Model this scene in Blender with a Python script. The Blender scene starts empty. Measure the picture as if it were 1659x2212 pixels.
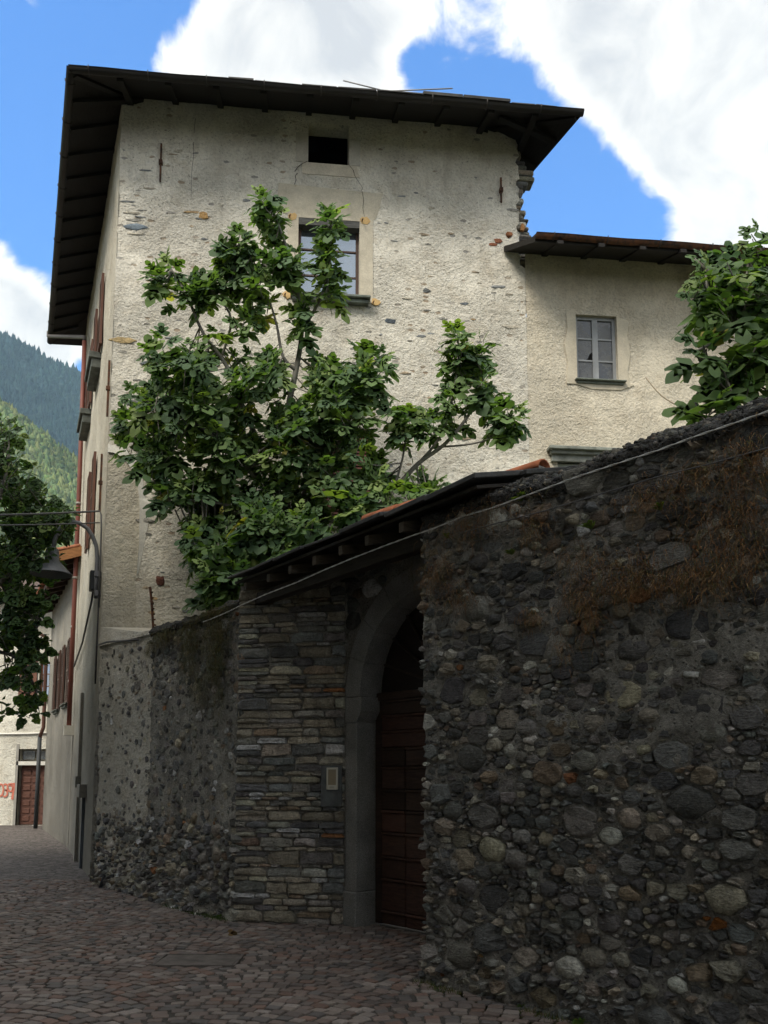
import bpy, math, random
import numpy as np
from mathutils import Vector, Matrix

random.seed(7)
RNG = np.random.default_rng(11)
SC = bpy.context.scene
COL = SC.collection
R = math.radians

# ------------------------------------------------------------------ camera
FPX, PITCH, XC, YC, EYE = 1900.0, R(7.0), 830.0, 1437.0, 1.6   # in a 1659 x 2211 picture
cam_d = bpy.data.cameras.new('camera')
cam = bpy.data.objects.new('camera', cam_d)
COL.objects.link(cam)
SC.camera = cam
cam.location = (0, 0, EYE)
cam.rotation_euler = (R(90) + PITCH, 0, 0)
cam_d.sensor_fit = 'VERTICAL'
cam_d.sensor_height = 36.0
cam_d.lens = FPX / 2211 * 36.0
cam_d.shift_y = (YC - 1105.5) / 2211
cam_d.shift_x = 0.0
cam_d.clip_start = 0.05
cam_d.clip_end = 20000

_c, _s = math.cos(PITCH), math.sin(PITCH)
def ray(x, y):
    a = (x - XC) / FPX; b = -(y - YC) / FPX
    return np.array([a, _c - b * _s, _s + b * _c])
EYEP = np.array([0, 0, EYE])
def on_z(x, y, z=0.0):
    r = ray(x, y); return EYEP + r * ((z - EYE) / r[2])
def on_v(x, y, p0, d):
    r = ray(x, y); n = np.array([d[1], -d[0]])
    return EYEP + r * ((n @ np.array(p0[:2])) / (n @ r[:2]))
def at_y(x, y, Y):
    r = ray(x, y); return EYEP + r * (Y / r[1])

# ------------------------------------------------------------------ world, sun, exposure
SUN_AZ = R(180 + 33.5)   # behind the camera, a little to the left, veiled by cloud
SUN_EL = R(50)
SC.view_settings.view_transform = 'Standard'
SC.view_settings.look = 'None'
SC.view_settings.gamma = 1.0
SC.view_settings.exposure = 1.72
world = bpy.data.worlds.new('World')
SC.world = world
world.use_nodes = True
def build_world():
    nt = world.node_tree; N = nt.nodes; L = nt.links
    N.clear()
    out = N.new('ShaderNodeOutputWorld'); bg = N.new('ShaderNodeBackground')
    bg.inputs['Strength'].default_value = 0.1
    sky = N.new('ShaderNodeTexSky'); sky.sky_type = 'NISHITA'; sky.sun_disc = False
    sky.sun_elevation = SUN_EL; sky.sun_rotation = SUN_AZ
    sky.air_density = 1.0; sky.dust_density = 0.3; sky.ozone_density = 3.0
    tc = N.new('ShaderNodeTexCoord')
    def math_(op, a, b=None, c=None):
        m = N.new('ShaderNodeMath'); m.operation = op
        for i, v in enumerate((a, b, c)):
            if v is None: continue
            if isinstance(v, (int, float)): m.inputs[i].default_value = v
            else: L.new(v, m.inputs[i])
        return m.outputs[0]
    nz = N.new('ShaderNodeTexNoise'); nz.inputs['Scale'].default_value = 3.2
    nz.inputs['Detail'].default_value = 9; nz.inputs['Roughness'].default_value = 0.58
    nz.inputs['Distortion'].default_value = 0.35
    L.new(tc.outputs['Generated'], nz.inputs['Vector'])
    # soft-edged masses of cloud by direction: (x, y, radius in picture px, weight)
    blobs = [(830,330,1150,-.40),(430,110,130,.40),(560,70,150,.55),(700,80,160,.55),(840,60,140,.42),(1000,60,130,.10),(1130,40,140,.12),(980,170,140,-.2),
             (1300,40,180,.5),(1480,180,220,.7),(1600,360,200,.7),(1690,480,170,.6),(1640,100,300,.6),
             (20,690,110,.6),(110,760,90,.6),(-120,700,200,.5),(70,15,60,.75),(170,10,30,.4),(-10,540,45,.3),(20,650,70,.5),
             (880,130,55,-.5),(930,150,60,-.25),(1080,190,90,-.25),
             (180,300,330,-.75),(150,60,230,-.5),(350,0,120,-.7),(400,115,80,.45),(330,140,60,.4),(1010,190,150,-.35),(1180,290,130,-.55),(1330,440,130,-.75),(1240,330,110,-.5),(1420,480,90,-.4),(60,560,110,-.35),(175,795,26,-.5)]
    acc = None
    for (x, y, r, w) in blobs:
        d = ray(x, y); d = d / np.linalg.norm(d)
        v = N.new('ShaderNodeVectorMath'); v.operation = 'DISTANCE'
        L.new(tc.outputs['Generated'], v.inputs[0]); v.inputs[1].default_value = tuple(d)
        mr = N.new('ShaderNodeMapRange'); mr.interpolation_type = 'SMOOTHSTEP'
        mr.inputs['From Min'].default_value = 0.0
        mr.inputs['From Max'].default_value = 1.35 * r / FPX
        mr.inputs['To Min'].default_value = w; mr.inputs['To Max'].default_value = 0.0
        L.new(v.outputs['Value'], mr.inputs['Value'])
        acc = mr.outputs[0] if acc is None else math_('ADD', acc, mr.outputs[0])
    nz2 = N.new('ShaderNodeTexNoise'); nz2.inputs['Scale'].default_value = 11.0; nz2.inputs['Detail'].default_value = 8; nz2.inputs['Roughness'].default_value = .62; nz2.inputs['Distortion'].default_value = .5
    L.new(tc.outputs['Generated'], nz2.inputs['Vector'])
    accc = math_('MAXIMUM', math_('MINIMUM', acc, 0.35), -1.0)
    nn = math_('MULTIPLY_ADD', nz.outputs['Fac'], 1.7, 0.12)  # raised offset adds unseen cloud beyond the frame to whiten the fill light
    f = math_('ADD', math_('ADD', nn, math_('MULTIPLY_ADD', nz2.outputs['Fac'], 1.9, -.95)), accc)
    mk = N.new('ShaderNodeMapRange'); mk.interpolation_type = 'SMOOTHSTEP'
    mk.inputs['From Min'].default_value = 0.42; mk.inputs['From Max'].default_value = 0.90
    L.new(f, mk.inputs['Value'])
    # thickness gives grey bellies
    th = N.new('ShaderNodeMapRange'); th.inputs['From Min'].default_value = 0.88; th.inputs['From Max'].default_value = 1.65
    L.new(f, th.inputs['Value'])
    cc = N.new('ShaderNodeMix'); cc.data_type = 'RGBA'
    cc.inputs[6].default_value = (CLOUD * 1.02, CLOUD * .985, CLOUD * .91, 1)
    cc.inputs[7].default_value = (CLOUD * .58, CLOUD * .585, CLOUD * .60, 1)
    L.new(th.outputs[0], cc.inputs[0])
    tint = N.new('ShaderNodeMix'); tint.data_type = 'RGBA'; tint.blend_type = 'MULTIPLY'; tint.inputs[0].default_value = 1.0
    tint.inputs[7].default_value = (0.30, 0.72, 1.12, 1)
    L.new(sky.outputs[0], tint.inputs[6])
    mx = N.new('ShaderNodeMix'); mx.data_type = 'RGBA'
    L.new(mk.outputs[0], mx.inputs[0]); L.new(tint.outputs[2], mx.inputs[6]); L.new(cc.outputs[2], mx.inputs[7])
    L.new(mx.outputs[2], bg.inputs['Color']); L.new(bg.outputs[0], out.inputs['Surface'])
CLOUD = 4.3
HAZE = 9.0e-5
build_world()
sun_d = bpy.data.lights.new('sun', 'SUN'); sun_d.energy = 1.5; sun_d.angle = R(22); sun_d.color = (1, .92, .78)
sun = bpy.data.objects.new('sun', sun_d); COL.objects.link(sun)
_sd = Vector((math.sin(SUN_AZ) * math.cos(SUN_EL), math.cos(SUN_AZ) * math.cos(SUN_EL), math.sin(SUN_EL)))
sun.rotation_euler = _sd.to_track_quat('Z', 'Y').to_euler()
sun.location = (20, 40, 60)

# ------------------------------------------------------------------ plan of the place (metres)
A = np.array([0.33, 7.10]);  DR = np.array([0.647, -0.762])          # right wall: corner at the gate, direction
B = np.array([-1.62, 9.85])                                          # left wall: corner at the gate
C0 = np.array([-4.38, 13.46])                                        # street corner of the tall house
DR = DR / np.linalg.norm(DR)
DL = (C0 - B) / np.linalg.norm(C0 - B)
DF = np.array([0.9936, 0.1132]); DF /= np.linalg.norm(DF)            # front of the tall house
NF = np.array([DF[1], -DF[0]])
DS = np.array([-0.384, 0.923]); DS /= np.linalg.norm(DS)             # street side of the tall house
NS = np.array([-DS[1], DS[0]])
NR = np.array([DR[1], -DR[0]])                                       # outwards, to the street
if NR @ np.array([-1, -1]) < 0: NR = -NR
NL = np.array([-DL[1], DL[0]])
if NL @ np.array([-1, -1]) < 0: NL = -NL
if NS[0] > 0: NS = -NS
G0 = np.array([-0.42, 9.61])                                         # left foot of the gate surround
DG = np.array([0.655, -0.755]); DG /= np.linalg.norm(DG)             # along the gate, to the right
NG = np.array([DG[1], -DG[0]])                                       # towards the street
if NG[1] > 0: NG = -NG
def fr(s, z, o=0.0):      # on the front
    p = C0 + DF * s + NF * o; return (p[0], p[1], z)
def sd(t, z, o=0.0):      # on the street side
    p = C0 + DS * t + NS * o; return (p[0], p[1], z)
def rw(u, z, o=0.0):
    p = A + DR * u + NR * o; return (p[0], p[1], z)
def lw(u, z, o=0.0):
    p = B + DL * u + NL * o; return (p[0], p[1], z)
def gt(u, z, o=0.0):
    p = G0 + DG * u + NG * o; return (p[0], p[1], z)
DV = (G0 - B); LV = np.linalg.norm(DV); DV = DV / LV
NV = np.array([DV[1], -DV[0]])
if NV[1] > 0: NV = -NV
def rv(u, z, o=0.0):      # splayed wall between the left wall and the gate
    p = B + DV * u + NV * o; return (p[0], p[1], z)

# ------------------------------------------------------------------ helpers
def _h(ix, iy, iz, seed):
    n = (ix.astype(np.int64) * 374761393 + iy.astype(np.int64) * 668265263 + iz.astype(np.int64) * 2147483647 + seed * 1274126177) & 0xFFFFFFFF
    n = ((n ^ (n >> 13)) * 1274126177) & 0xFFFFFFFF
    n = n ^ (n >> 16)
    return (n & 0xFFFFFF) / float(0xFFFFFF)
def vnoise(P, seed=0):
    P = np.asarray(P, float); i = np.floor(P).astype(np.int64); f = P - i; f = f * f * (3 - 2 * f)
    r = 0
    for dx in (0, 1):
        for dy in (0, 1):
            for dz in (0, 1):
                w = (f[..., 0] if dx else 1 - f[..., 0]) * (f[..., 1] if dy else 1 - f[..., 1]) * (f[..., 2] if dz else 1 - f[..., 2])
                r = r + w * _h(i[..., 0] + dx, i[..., 1] + dy, i[..., 2] + dz, seed)
    return r
def fbm(P, oct=4, seed=0):
    P = np.asarray(P, float); a, t, r = 1.0, 0.0, 0
    for k in range(oct):
        r = r + a * vnoise(P * (2.03 ** k), seed + k); t += a; a *= .5
    return r / t

def prop(o, label=None, cat=None, group=None, kind=None):
    if label: o['label'] = label
    if cat: o['category'] = cat
    if group: o['group'] = group
    if kind: o['kind'] = kind
    return o
def thing(name, label, cat, loc=(0, 0, 0), group=None):
    o = bpy.data.objects.new(name, None); COL.objects.link(o)
    o.empty_display_size = .1
    o.location = loc
    return prop(o, label, cat, group)

class MB:
    """collects geometry in world coordinates; build() links it as one mesh object"""
    def __init__(s): s.v = []; s.f = []; s.c = []; s.sm = []
    def add(s, vs, fs, col=(.5, .5, .5), smooth=False):
        b = len(s.v); s.v.extend([tuple(map(float, v)) for v in vs])
        s.c.extend([col] * len(vs) if not isinstance(col, list) else col)
        for f in fs: s.f.append(tuple(b + i for i in f)); s.sm.append(smooth)
        return s
    def hexa(s, p, col=(.5, .5, .5)):
        # p: 8 corners, bottom 4 (ccw seen from above) then top 4
        s.add(p, [(3, 2, 1, 0), (4, 5, 6, 7), (0, 1, 5, 4), (1, 2, 6, 5), (2, 3, 7, 6), (3, 0, 4, 7)], col); return s
    def obox(s, c, ax, ay, az, col=(.5, .5, .5), bev=0.0):
        c, ax, ay, az = (np.array(k, float) for k in (c, ax, ay, az))
        if bev <= 0:
            p = [c + i * ax + j * ay + k * az for k in (-1, 1) for (i, j) in ((-1, -1), (1, -1), (1, 1), (-1, 1))]
            return s.hexa(p, col)
        def sh(v):
            l = np.linalg.norm(v); return v * max(0.05, (l - bev) / l)
        bx, by, bz = sh(ax), sh(ay), sh(az)
        vs, ids = [], {}
        for i in (-1, 1):
            for j in (-1, 1):
                for k in (-1, 1):
                    ids[i, j, k, 0] = len(vs); vs.append(c + i * ax + j * by + k * bz)
                    ids[i, j, k, 1] = len(vs); vs.append(c + i * bx + j * ay + k * bz)
                    ids[i, j, k, 2] = len(vs); vs.append(c + i * bx + j * by + k * az)
        fs = []
        for i in (-1, 1):
            q = [ids[i, j, k, 0] for (j, k) in ((-1, -1), (1, -1), (1, 1), (-1, 1))]; fs.append(q if i > 0 else q[::-1])
            q = [ids[j, i, k, 1] for (j, k) in ((-1, -1), (-1, 1), (1, 1), (1, -1))]; fs.append(q if i > 0 else q[::-1])
            q = [ids[j, k, i, 2] for (j, k) in ((-1, -1), (1, -1), (1, 1), (-1, 1))]; fs.append(q if i > 0 else q[::-1])
        for i in (-1, 1):
            for j in (-1, 1):
                fs.append((ids[i, j, -1, 0], ids[i, j, -1, 1], ids[i, j, 1, 1], ids[i, j, 1, 0]))
                fs.append((ids[i, -1, j, 0], ids[i, -1, j, 2], ids[i, 1, j, 2], ids[i, 1, j, 0]))
                fs.append((ids[-1, i, j, 1], ids[-1, i, j, 2], ids[1, i, j, 2], ids[1, i, j, 1]))
                for k in (-1, 1): fs.append((ids[i, j, k, 0], ids[i, j, k, 1], ids[i, j, k, 2]))
        return s.add(vs, fs, col)
    def pbox(s, fn, u0, u1, z0, z1, o0, o1, col=(.5, .5, .5), bev=0.0):
        """box in a wall's own coordinates (along, height, outwards)"""
        o = np.array(fn(0, 0, 0)); du = np.array(fn(1, 0, 0)) - o; dn = np.array(fn(0, 0, 1)) - o
        c = np.array(fn((u0 + u1) / 2, (z0 + z1) / 2, (o0 + o1) / 2))
        return s.obox(c, du * abs(u1 - u0) / 2, dn * abs(o1 - o0) / 2, np.array([0, 0, abs(z1 - z0) / 2]), col, bev)
    def tube(s, pts, rad, n=8, col=(.5, .5, .5), cap=True, smooth=True):
        pts = [Vector(p) for p in pts]; rings = []
        rads = rad if isinstance(rad, (list, tuple)) else [rad] * len(pts)
        vs, fs = [], []
        up = None
        for i, p in enumerate(pts):
            t = (pts[min(i + 1, len(pts) - 1)] - pts[max(i - 1, 0)])
            if t.length < 1e-9: t = Vector((0, 0, 1))
            t.normalize()
            if up is None: up = t.orthogonal().normalized()
            x = (up - t * up.dot(t))
            x = x.normalized() if x.length > 1e-6 else t.orthogonal().normalized()
            up = x; y = t.cross(x)
            for k in range(n):
                a = 2 * math.pi * k / n
                vs.append(p + (x * math.cos(a) + y * math.sin(a)) * rads[i])
        for i in range(len(pts) - 1):
            for k in range(n):
                fs.append((i * n + k, i * n + (k + 1) % n, (i + 1) * n + (k + 1) % n, (i + 1) * n + k))
        if cap:
            fs.append(tuple(range(n - 1, -1, -1))); fs.append(tuple((len(pts) - 1) * n + k for k in range(n)))
        return s.add(vs, fs, col, smooth)
    def lathe(s, c, prof, n=24, col=(.5, .5, .5), smooth=True):
        vs, fs = [], []
        for (r, z) in prof:
            for k in range(n):
                a = 2 * math.pi * k / n; vs.append((c[0] + r * math.cos(a), c[1] + r * math.sin(a), c[2] + z))
        for i in range(len(prof) - 1):
            for k in range(n): fs.append((i * n + k, i * n + (k + 1) % n, (i + 1) * n + (k + 1) % n, (i + 1) * n + k))
        return s.add(vs, fs, col, smooth)
    def build(s, name, mat, parent=None, kind=None, recalc=False):
        me = bpy.data.meshes.new(name)
        me.from_pydata(s.v, [], s.f)
        me.polygons.foreach_set('use_smooth', s.sm)
        ca = me.color_attributes.new('tint', 'FLOAT_COLOR', 'POINT')
        arr = np.ones((len(s.v), 4), np.float32); arr[:, :3] = np.array(s.c, np.float32).reshape(-1, 3)
        ca.data.foreach_set('color', arr.ravel())
        me.update()
        if mat: me.materials.append(mat)
        o = bpy.data.objects.new(name, me); COL.objects.link(o)
        if parent is not None: attach(o, parent)
        if kind: o['kind'] = kind
        return o
def attach(o, parent):
    o.parent = parent
    m = Matrix.Translation(-Vector(world_loc(parent)))
    o.matrix_parent_inverse = m
def world_loc(o):
    l = Vector(o.location)
    if o.parent is not None and o.matrix_parent_inverse is None: return l
    if o.parent is not None:
        pl = Vector(world_loc(o.parent)); return pl + (o.matrix_parent_inverse @ l)
    return l
def inst(name, mesh, mw, parent=None):
    o = bpy.data.objects.new(name, mesh); COL.objects.link(o)
    if parent is not None:
        o.parent = parent; o.matrix_parent_inverse = Matrix.Translation(-Vector(world_loc(parent)))
    o.matrix_basis = mw
    return o

# ------------------------------------------------------------------ materials
def mat(name, build):
    m = bpy.data.materials.new(name); m.use_nodes = True
    nt = m.node_tree; nt.nodes.clear()
    out = nt.nodes.new('ShaderNodeOutputMaterial')
    b = nt.nodes.new('ShaderNodeBsdfPrincipled')
    nt.links.new(b.outputs[0], out.inputs['Surface'])
    build(NT(nt, b, out)); return m
class NT:
    def __init__(s, nt, b, out): s.nt, s.b, s.out = nt, b, out; s.N = nt.nodes; s.L = nt.links; s._co = None
    def co(s, scale=(1, 1, 1)):
        t = s.N.new('ShaderNodeNewGeometry'); m = s.N.new('ShaderNodeMapping'); m.inputs['Scale'].default_value = scale
        s.L.new(t.outputs['Position'], m.inputs['Vector']); return m.outputs[0]
    def noise(s, scale, detail=5, rough=.55, vec=None, dist=0.0):
        n = s.N.new('ShaderNodeTexNoise'); n.inputs['Scale'].default_value = scale; n.inputs['Detail'].default_value = detail
        n.inputs['Roughness'].default_value = rough; n.inputs['Distortion'].default_value = dist
        s.L.new(vec if vec is not None else s.co(), n.inputs['Vector']); return n.outputs['Fac']
    def voro(s, scale, feature='F1', vec=None, out='Distance', rnd=1.0):
        n = s.N.new('ShaderNodeTexVoronoi'); n.feature = feature; n.inputs['Scale'].default_value = scale
        n.inputs['Randomness'].default_value = rnd
        s.L.new(vec if vec is not None else s.co(), n.inputs['Vector']); return n.outputs[out]
    def ramp(s, fac, stops, interp='LINEAR'):
        r = s.N.new('ShaderNodeValToRGB'); e = r.color_ramp.elements; r.color_ramp.interpolation = interp
        while len(e) < len(stops): e.new(.5)
        for k, (p, c) in enumerate(stops):
            e[k].position = p; e[k].color = (c, c, c, 1) if isinstance(c, (int, float)) else (*c, 1)
        s.L.new(fac, r.inputs[0]); return r.outputs[0]
    def mix(s, fac, a, b, mode='MIX'):
        m = s.N.new('ShaderNodeMix'); m.data_type = 'RGBA'; m.blend_type = mode
        for i, v in ((0, fac), (6, a), (7, b)):
            if isinstance(v, (int, float)): m.inputs[i].default_value = v if i == 0 else (v, v, v, 1)
            elif isinstance(v, tuple): m.inputs[i].default_value = (*v, 1)
            else: s.L.new(v, m.inputs[i])
        return m.outputs[2]
    def m(s, op, a, b=0.0):
        n = s.N.new('ShaderNodeMath'); n.operation = op
        for i, v in enumerate((a, b)):
            if isinstance(v, (int, float)): n.inputs[i].default_value = v
            else: s.L.new(v, n.inputs[i])
        return n.outputs[0]
    def tint(s):
        n = s.N.new('ShaderNodeAttribute'); n.attribute_name = 'tint'; return n.outputs['Color']
    def z(s):
        g = s.N.new('ShaderNodeNewGeometry'); x = s.N.new('ShaderNodeSeparateXYZ'); s.L.new(g.outputs['Position'], x.inputs[0]); return x.outputs[2]
    def bump(s, h, strength=.5, dist=.02):
        n = s.N.new('ShaderNodeBump'); n.inputs['Strength'].default_value = strength; n.inputs['Distance'].default_value = dist
        s.L.new(h, n.inputs['Height']); s.L.new(n.outputs[0], s.b.inputs['Normal']); return n
    def set(s, col=None, rough=None, metal=None, spec=None):
        for k, v in (('Base Color', col), ('Roughness', rough), ('Metallic', metal), ('Specular IOR Level', spec)):
            if v is None: continue
            if isinstance(v, tuple): s.b.inputs[k].default_value = (*v, 1)
            elif isinstance(v, (int, float)): s.b.inputs[k].default_value = v
            else: s.L.new(v, s.b.inputs[k])

def m_stone(n):       # stones of rubble walls, colour from the piece
    base = n.tint()
    a = n.noise(9, 6, .6); b = n.noise(45, 5, .65); lay = n.noise(14, 4, .6, n.co((1, 1, 5)), .6)
    col = n.mix(1.0, base, n.ramp(a, [(.3, .62), (.7, 1.3)]), 'MULTIPLY')
    col = n.mix(1.0, col, n.ramp(b, [(.3, .6), (.72, 1.35)]), 'MULTIPLY')
    lich = n.ramp(n.noise(22, 6, .7), [(.62, 0.0), (.72, .55)])
    col = n.mix(lich, col, (.30, .29, .25))
    n.set(col, .85, spec=.25)
    h = n.m('ADD', n.m('MULTIPLY', a, .5), n.m('ADD', n.m('MULTIPLY', b, .35), n.m('MULTIPLY', lay, .45)))
    n.bump(h, 1.0, .05)
M_STONE = mat('rubble_stone', m_stone)
def mk_mortar(dark):
    def f(n):
        a = n.noise(3.0, 6, .62); b = n.noise(38, 7, .7); c = n.noise(110, 3, .6)
        k = dark
        col = n.mix(n.ramp(a, [(.35, 0.0), (.65, 1.0)]), (.19 * k, .182 * k, .164 * k), (.37 * k, .353 * k, .315 * k))
        col = n.mix(1.0, col, n.ramp(b, [(.3, .55), (.7, 1.4)]), 'MULTIPLY')
        peb = n.voro(30); col = n.mix(n.ramp(peb, [(.12, .8), (.22, 0.0)]), col, n.mix(n.noise(17), (.05, .05, .052), (.36, .34, .30)))
        n.set(col, .95, spec=.15)
        n.bump(n.m('ADD', n.m('MULTIPLY', b, .8), n.m('ADD', n.m('MULTIPLY', c, .35), n.m('MULTIPLY', n.ramp(peb, [(.1, 1.0), (.3, 0.0)]), .5))), 1.0, .035)
    return f
M_MORTAR = mat('lime_mortar', mk_mortar(1.0))
M_MORTAR_PALE = mat('grey_render', mk_mortar(1.1))
def m_coping(n):
    a = n.noise(5, 5, .6); v = n.voro(28); v2 = n.voro(60)
    col = n.mix(a, (.035, .034, .033), (.085, .082, .078))
    col = n.mix(n.ramp(n.noise(30, 3), [(.6, 0.0), (.75, .6)]), col, (.2, .19, .17))
    n.set(col, .95, spec=.15)
    n.bump(n.m('ADD', n.ramp(v, [(.0, 1.0), (.5, 0.0)]), n.m('MULTIPLY', n.ramp(v2, [(0, 1.0), (.5, 0.0)]), .5)), 1.0, .03)
M_COPING = mat('gravel_concrete_coping', m_coping)

def mk_plaster(warm, stones=True, dirt=True):
    def f(n):
        base = n.mix(n.noise(.9, 5, .6), tuple(k * .88 for k in warm), tuple(min(.9, k * 1.1) for k in warm))
        blot = n.noise(2.6, 7, .65, dist=.4)
        base = n.mix(n.ramp(blot, [(.48, 0.0), (.70, .5)]), base, (.50, .43, .325))
        base = n.mix(n.ramp(n.noise(.55, 6, .65, n.co((1, 1, .5)), .6), [(.50, 0.0), (.70, .5)]), base, (.44, .42, .37))
        strk = n.noise(2.2, 5, .6, n.co((1.6, 1.6, .12)))
        base = n.mix(n.ramp(strk, [(.57, 0.0), (.74, .4)]), base, (.38, .35, .29))
        fine = n.noise(26, 6, .7)
        base = n.mix(1.0, base, n.ramp(fine, [(.28, .70), (.5, 1.0), (.72, 1.12)]), 'MULTIPLY')
        hb = n.m('ADD', n.m('MULTIPLY', n.noise(13, 6, .65), .8), n.m('MULTIPLY', fine, .45))
        if stones:
            sv = n.co((3.1, 3.1, 6.5))
            d = n.voro(1.35, vec=sv); cid = n.voro(1.35, vec=sv, out='Color')
            sep = n.N.new('ShaderNodeSeparateColor'); n.L.new(cid, sep.inputs[0])
            wob = n.m('ADD', d, n.m('MULTIPLY', n.m('SUBTRACT', n.noise(17, 4, .6), .5), .35))
            show = n.m('MULTIPLY', n.ramp(wob, [(.20, 1.0), (.25, 0.0)]), n.ramp(sep.outputs[0], [(.66, 0.0), (.70, 1.0)]))
            scol = n.ramp(sep.outputs[1], [(0, (.16, .165, .17)), (.35, (.24, .235, .22)), (.6, (.34, .27, .19)), (.85, (.30, .20, .12)), (1, (.42, .40, .36))])
            base = n.mix(n.m('MULTIPLY', show, .75), base, scol)
            hb = n.m('SUBTRACT', hb, n.m('MULTIPLY', show, .18))
            pit = n.voro(15, vec=n.co((1, 1, 1.7))); pm = n.m('MULTIPLY', n.ramp(pit, [(.10, 1.0), (.2, 0.0)]), n.ramp(n.noise(2.3, 5, .6), [(.44, 0.0), (.54, 1.0)]))
            base = n.mix(n.m('MULTIPLY', pm, .7), base, (.13, .115, .095))
            hb = n.m('SUBTRACT', hb, n.m('MULTIPLY', pm, .5))
        if dirt:
            zz = n.m('ADD', n.z(), n.m('MULTIPLY', n.noise(1.3, 6, .6), 3.2))
            g = n.ramp(n.m('MULTIPLY', zz, .1), [(.36, 1.0), (.70, 0.0)])
            base = n.mix(n.m('MULTIPLY', g, .85), base, n.mix(n.noise(9, 6, .7), (.10, .097, .088), (.24, .23, .20)))
        n.set(base, .93, spec=.2)
        hb = n.m('MULTIPLY', hb, n.ramp(n.noise(.75, 4, .6), [(.36, .3), (.62, 1.15)]))
        n.bump(hb, 1.0, .075)
    return f
M_PLASTER = mat('weathered_rubble_plaster', mk_plaster((.78, .745, .655)))
M_PLASTER_LOW = mat('worn_grey_plaster', mk_plaster((.60, .57, .50), True, False))
M_PLASTER_SIDE = mat('cream_smooth_plaster', mk_plaster((.64, .60, .50), False))
M_PLASTER_WING = mat('roughcast_plaster', mk_plaster((.70, .64, .52), False, False))
M_PLASTER_NBR = mat('grey_street_plaster', mk_plaster((.34, .325, .29), False))
M_PLASTER_FAR = mat('pale_cream_plaster', mk_plaster((.84, .80, .70), False, False))
def m_patch(n):
    a = n.noise(4, 6, .6); b = n.noise(40, 4, .6)
    c = n.mix(1.0, n.tint(), n.ramp(a, [(.3, .82), (.7, 1.12)]), 'MULTIPLY')
    c = n.mix(1.0, c, n.ramp(b, [(.3, .85), (.7, 1.08)]), 'MULTIPLY')
    n.set(c, .92, spec=.2); n.bump(n.m('ADD', a, n.m('MULTIPLY', b, .3)), .5, .015)
M_PATCH = mat('smooth_plaster_patch', m_patch)
def m_wood(n):
    g = n.noise(6, 6, .6, n.co((1, 1, 9)), 1.2); b = n.noise(30, 4)
    c = n.mix(1.0, n.tint(), n.ramp(g, [(.3, .55), (.7, 1.35)]), 'MULTIPLY')
    n.set(c, .72, spec=.3); n.bump(n.m('ADD', g, n.m('MULTIPLY', b, .4)), .5, .01)
M_WOOD = mat('weathered_wood', m_wood)
def m_granite(n):
    a = n.noise(120, 3, .7); b = n.noise(3, 5, .6)
    c = n.mix(n.ramp(a, [(.38, 0.0), (.62, 1.0)]), (.15, .15, .145), (.36, .355, .335))
    c = n.mix(1.0, c, n.ramp(b, [(.3, .75), (.7, 1.15)]), 'MULTIPLY')
    n.set(c, .8, spec=.3); n.bump(n.m('ADD', a, n.m('MULTIPLY', b, .8)), .35, .006)
M_GRANITE = mat('grey_granite', m_granite)
def m_slate(n):
    a = n.noise(7, 6, .6); b = n.noise(40, 4, .6)
    c = n.mix(1.0, n.tint(), n.ramp(a, [(.3, .6), (.7, 1.4)]), 'MULTIPLY')
    n.set(c, .8, spec=.3); n.bump(n.m('ADD', a, n.m('MULTIPLY', b, .5)), .6, .015)
M_SLATE = mat('roof_slate', m_slate)
def m_paint(n):
    a = n.noise(5, 6, .6, n.co((1, 1, .4))); b = n.noise(60, 4, .6)
    c = n.mix(1.0, n.tint(), n.ramp(a, [(.3, .72), (.7, 1.18)]), 'MULTIPLY')
    c = n.mix(n.ramp(b, [(.62, 0.0), (.75, .35)]), c, n.mix(1.0, c, (.45, .42, .4), 'MULTIPLY'))
    n.set(c, .6, spec=.4); n.bump(n.m('ADD', a, b), .25, .006)
M_PAINT = mat('old_paint', m_paint)
def m_rust(n):
    a = n.noise(12, 6, .65); b = n.noise(70, 4)
    c = n.mix(n.ramp(a, [(.35, 0.0), (.65, 1.0)]), (.035, .026, .022), (.15, .062, .03))
    n.set(c, .8, spec=.3); n.bump(n.m('ADD', a, b), .5, .006)
M_RUST = mat('rusty_iron', m_rust)
def m_iron(n):
    a = n.noise(70, 3, .6)
    n.set(n.mix(1.0, n.tint(), n.ramp(a, [(.3, .8), (.7, 1.2)]), 'MULTIPLY'), .55, spec=.45); n.bump(a, .25, .002)
M_IRON = mat('painted_iron', m_iron)
def m_glass(n):
    n.set((.035, .045, .055), .04, spec=1.0); n.b.inputs['IOR'].default_value = 2.3
    n.b.inputs['Metallic'].default_value = .0
    n.bump(n.noise(2.2, 3), .06, .02)
M_GLASS = mat('window_glass', m_glass)
def m_mirror_glass(n):
    n.set((.30, .35, .42), .04, .8, spec=.8)
    n.bump(n.noise(2.4, 2), .10, .02)
M_GLASS_BRIGHT = mat('reflecting_window_glass', m_mirror_glass)
def m_dirty_glass(n):
    a = n.noise(7, 6, .65)
    n.set(n.mix(n.ramp(a, [(.4, 0.0), (.62, 1.0)]), (.03, .035, .04), (.085, .09, .092)), n.ramp(a, [(.4, .12), (.65, .6)]), spec=.8)
M_GLASS_DIRTY = mat('dusty_window_glass', m_dirty_glass)
def m_clay(n):
    a = n.noise(8, 6, .6); b = n.noise(40, 4)
    c = n.mix(1.0, n.tint(), n.ramp(a, [(.3, .6), (.7, 1.3)]), 'MULTIPLY')
    c = n.mix(n.ramp(b, [(.6, 0.0), (.75, .5)]), c, (.22, .2, .17)); n.set(c, .85, spec=.2); n.bump(a, .3, .01)
M_CLAY = mat('terracotta', m_clay)
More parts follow.
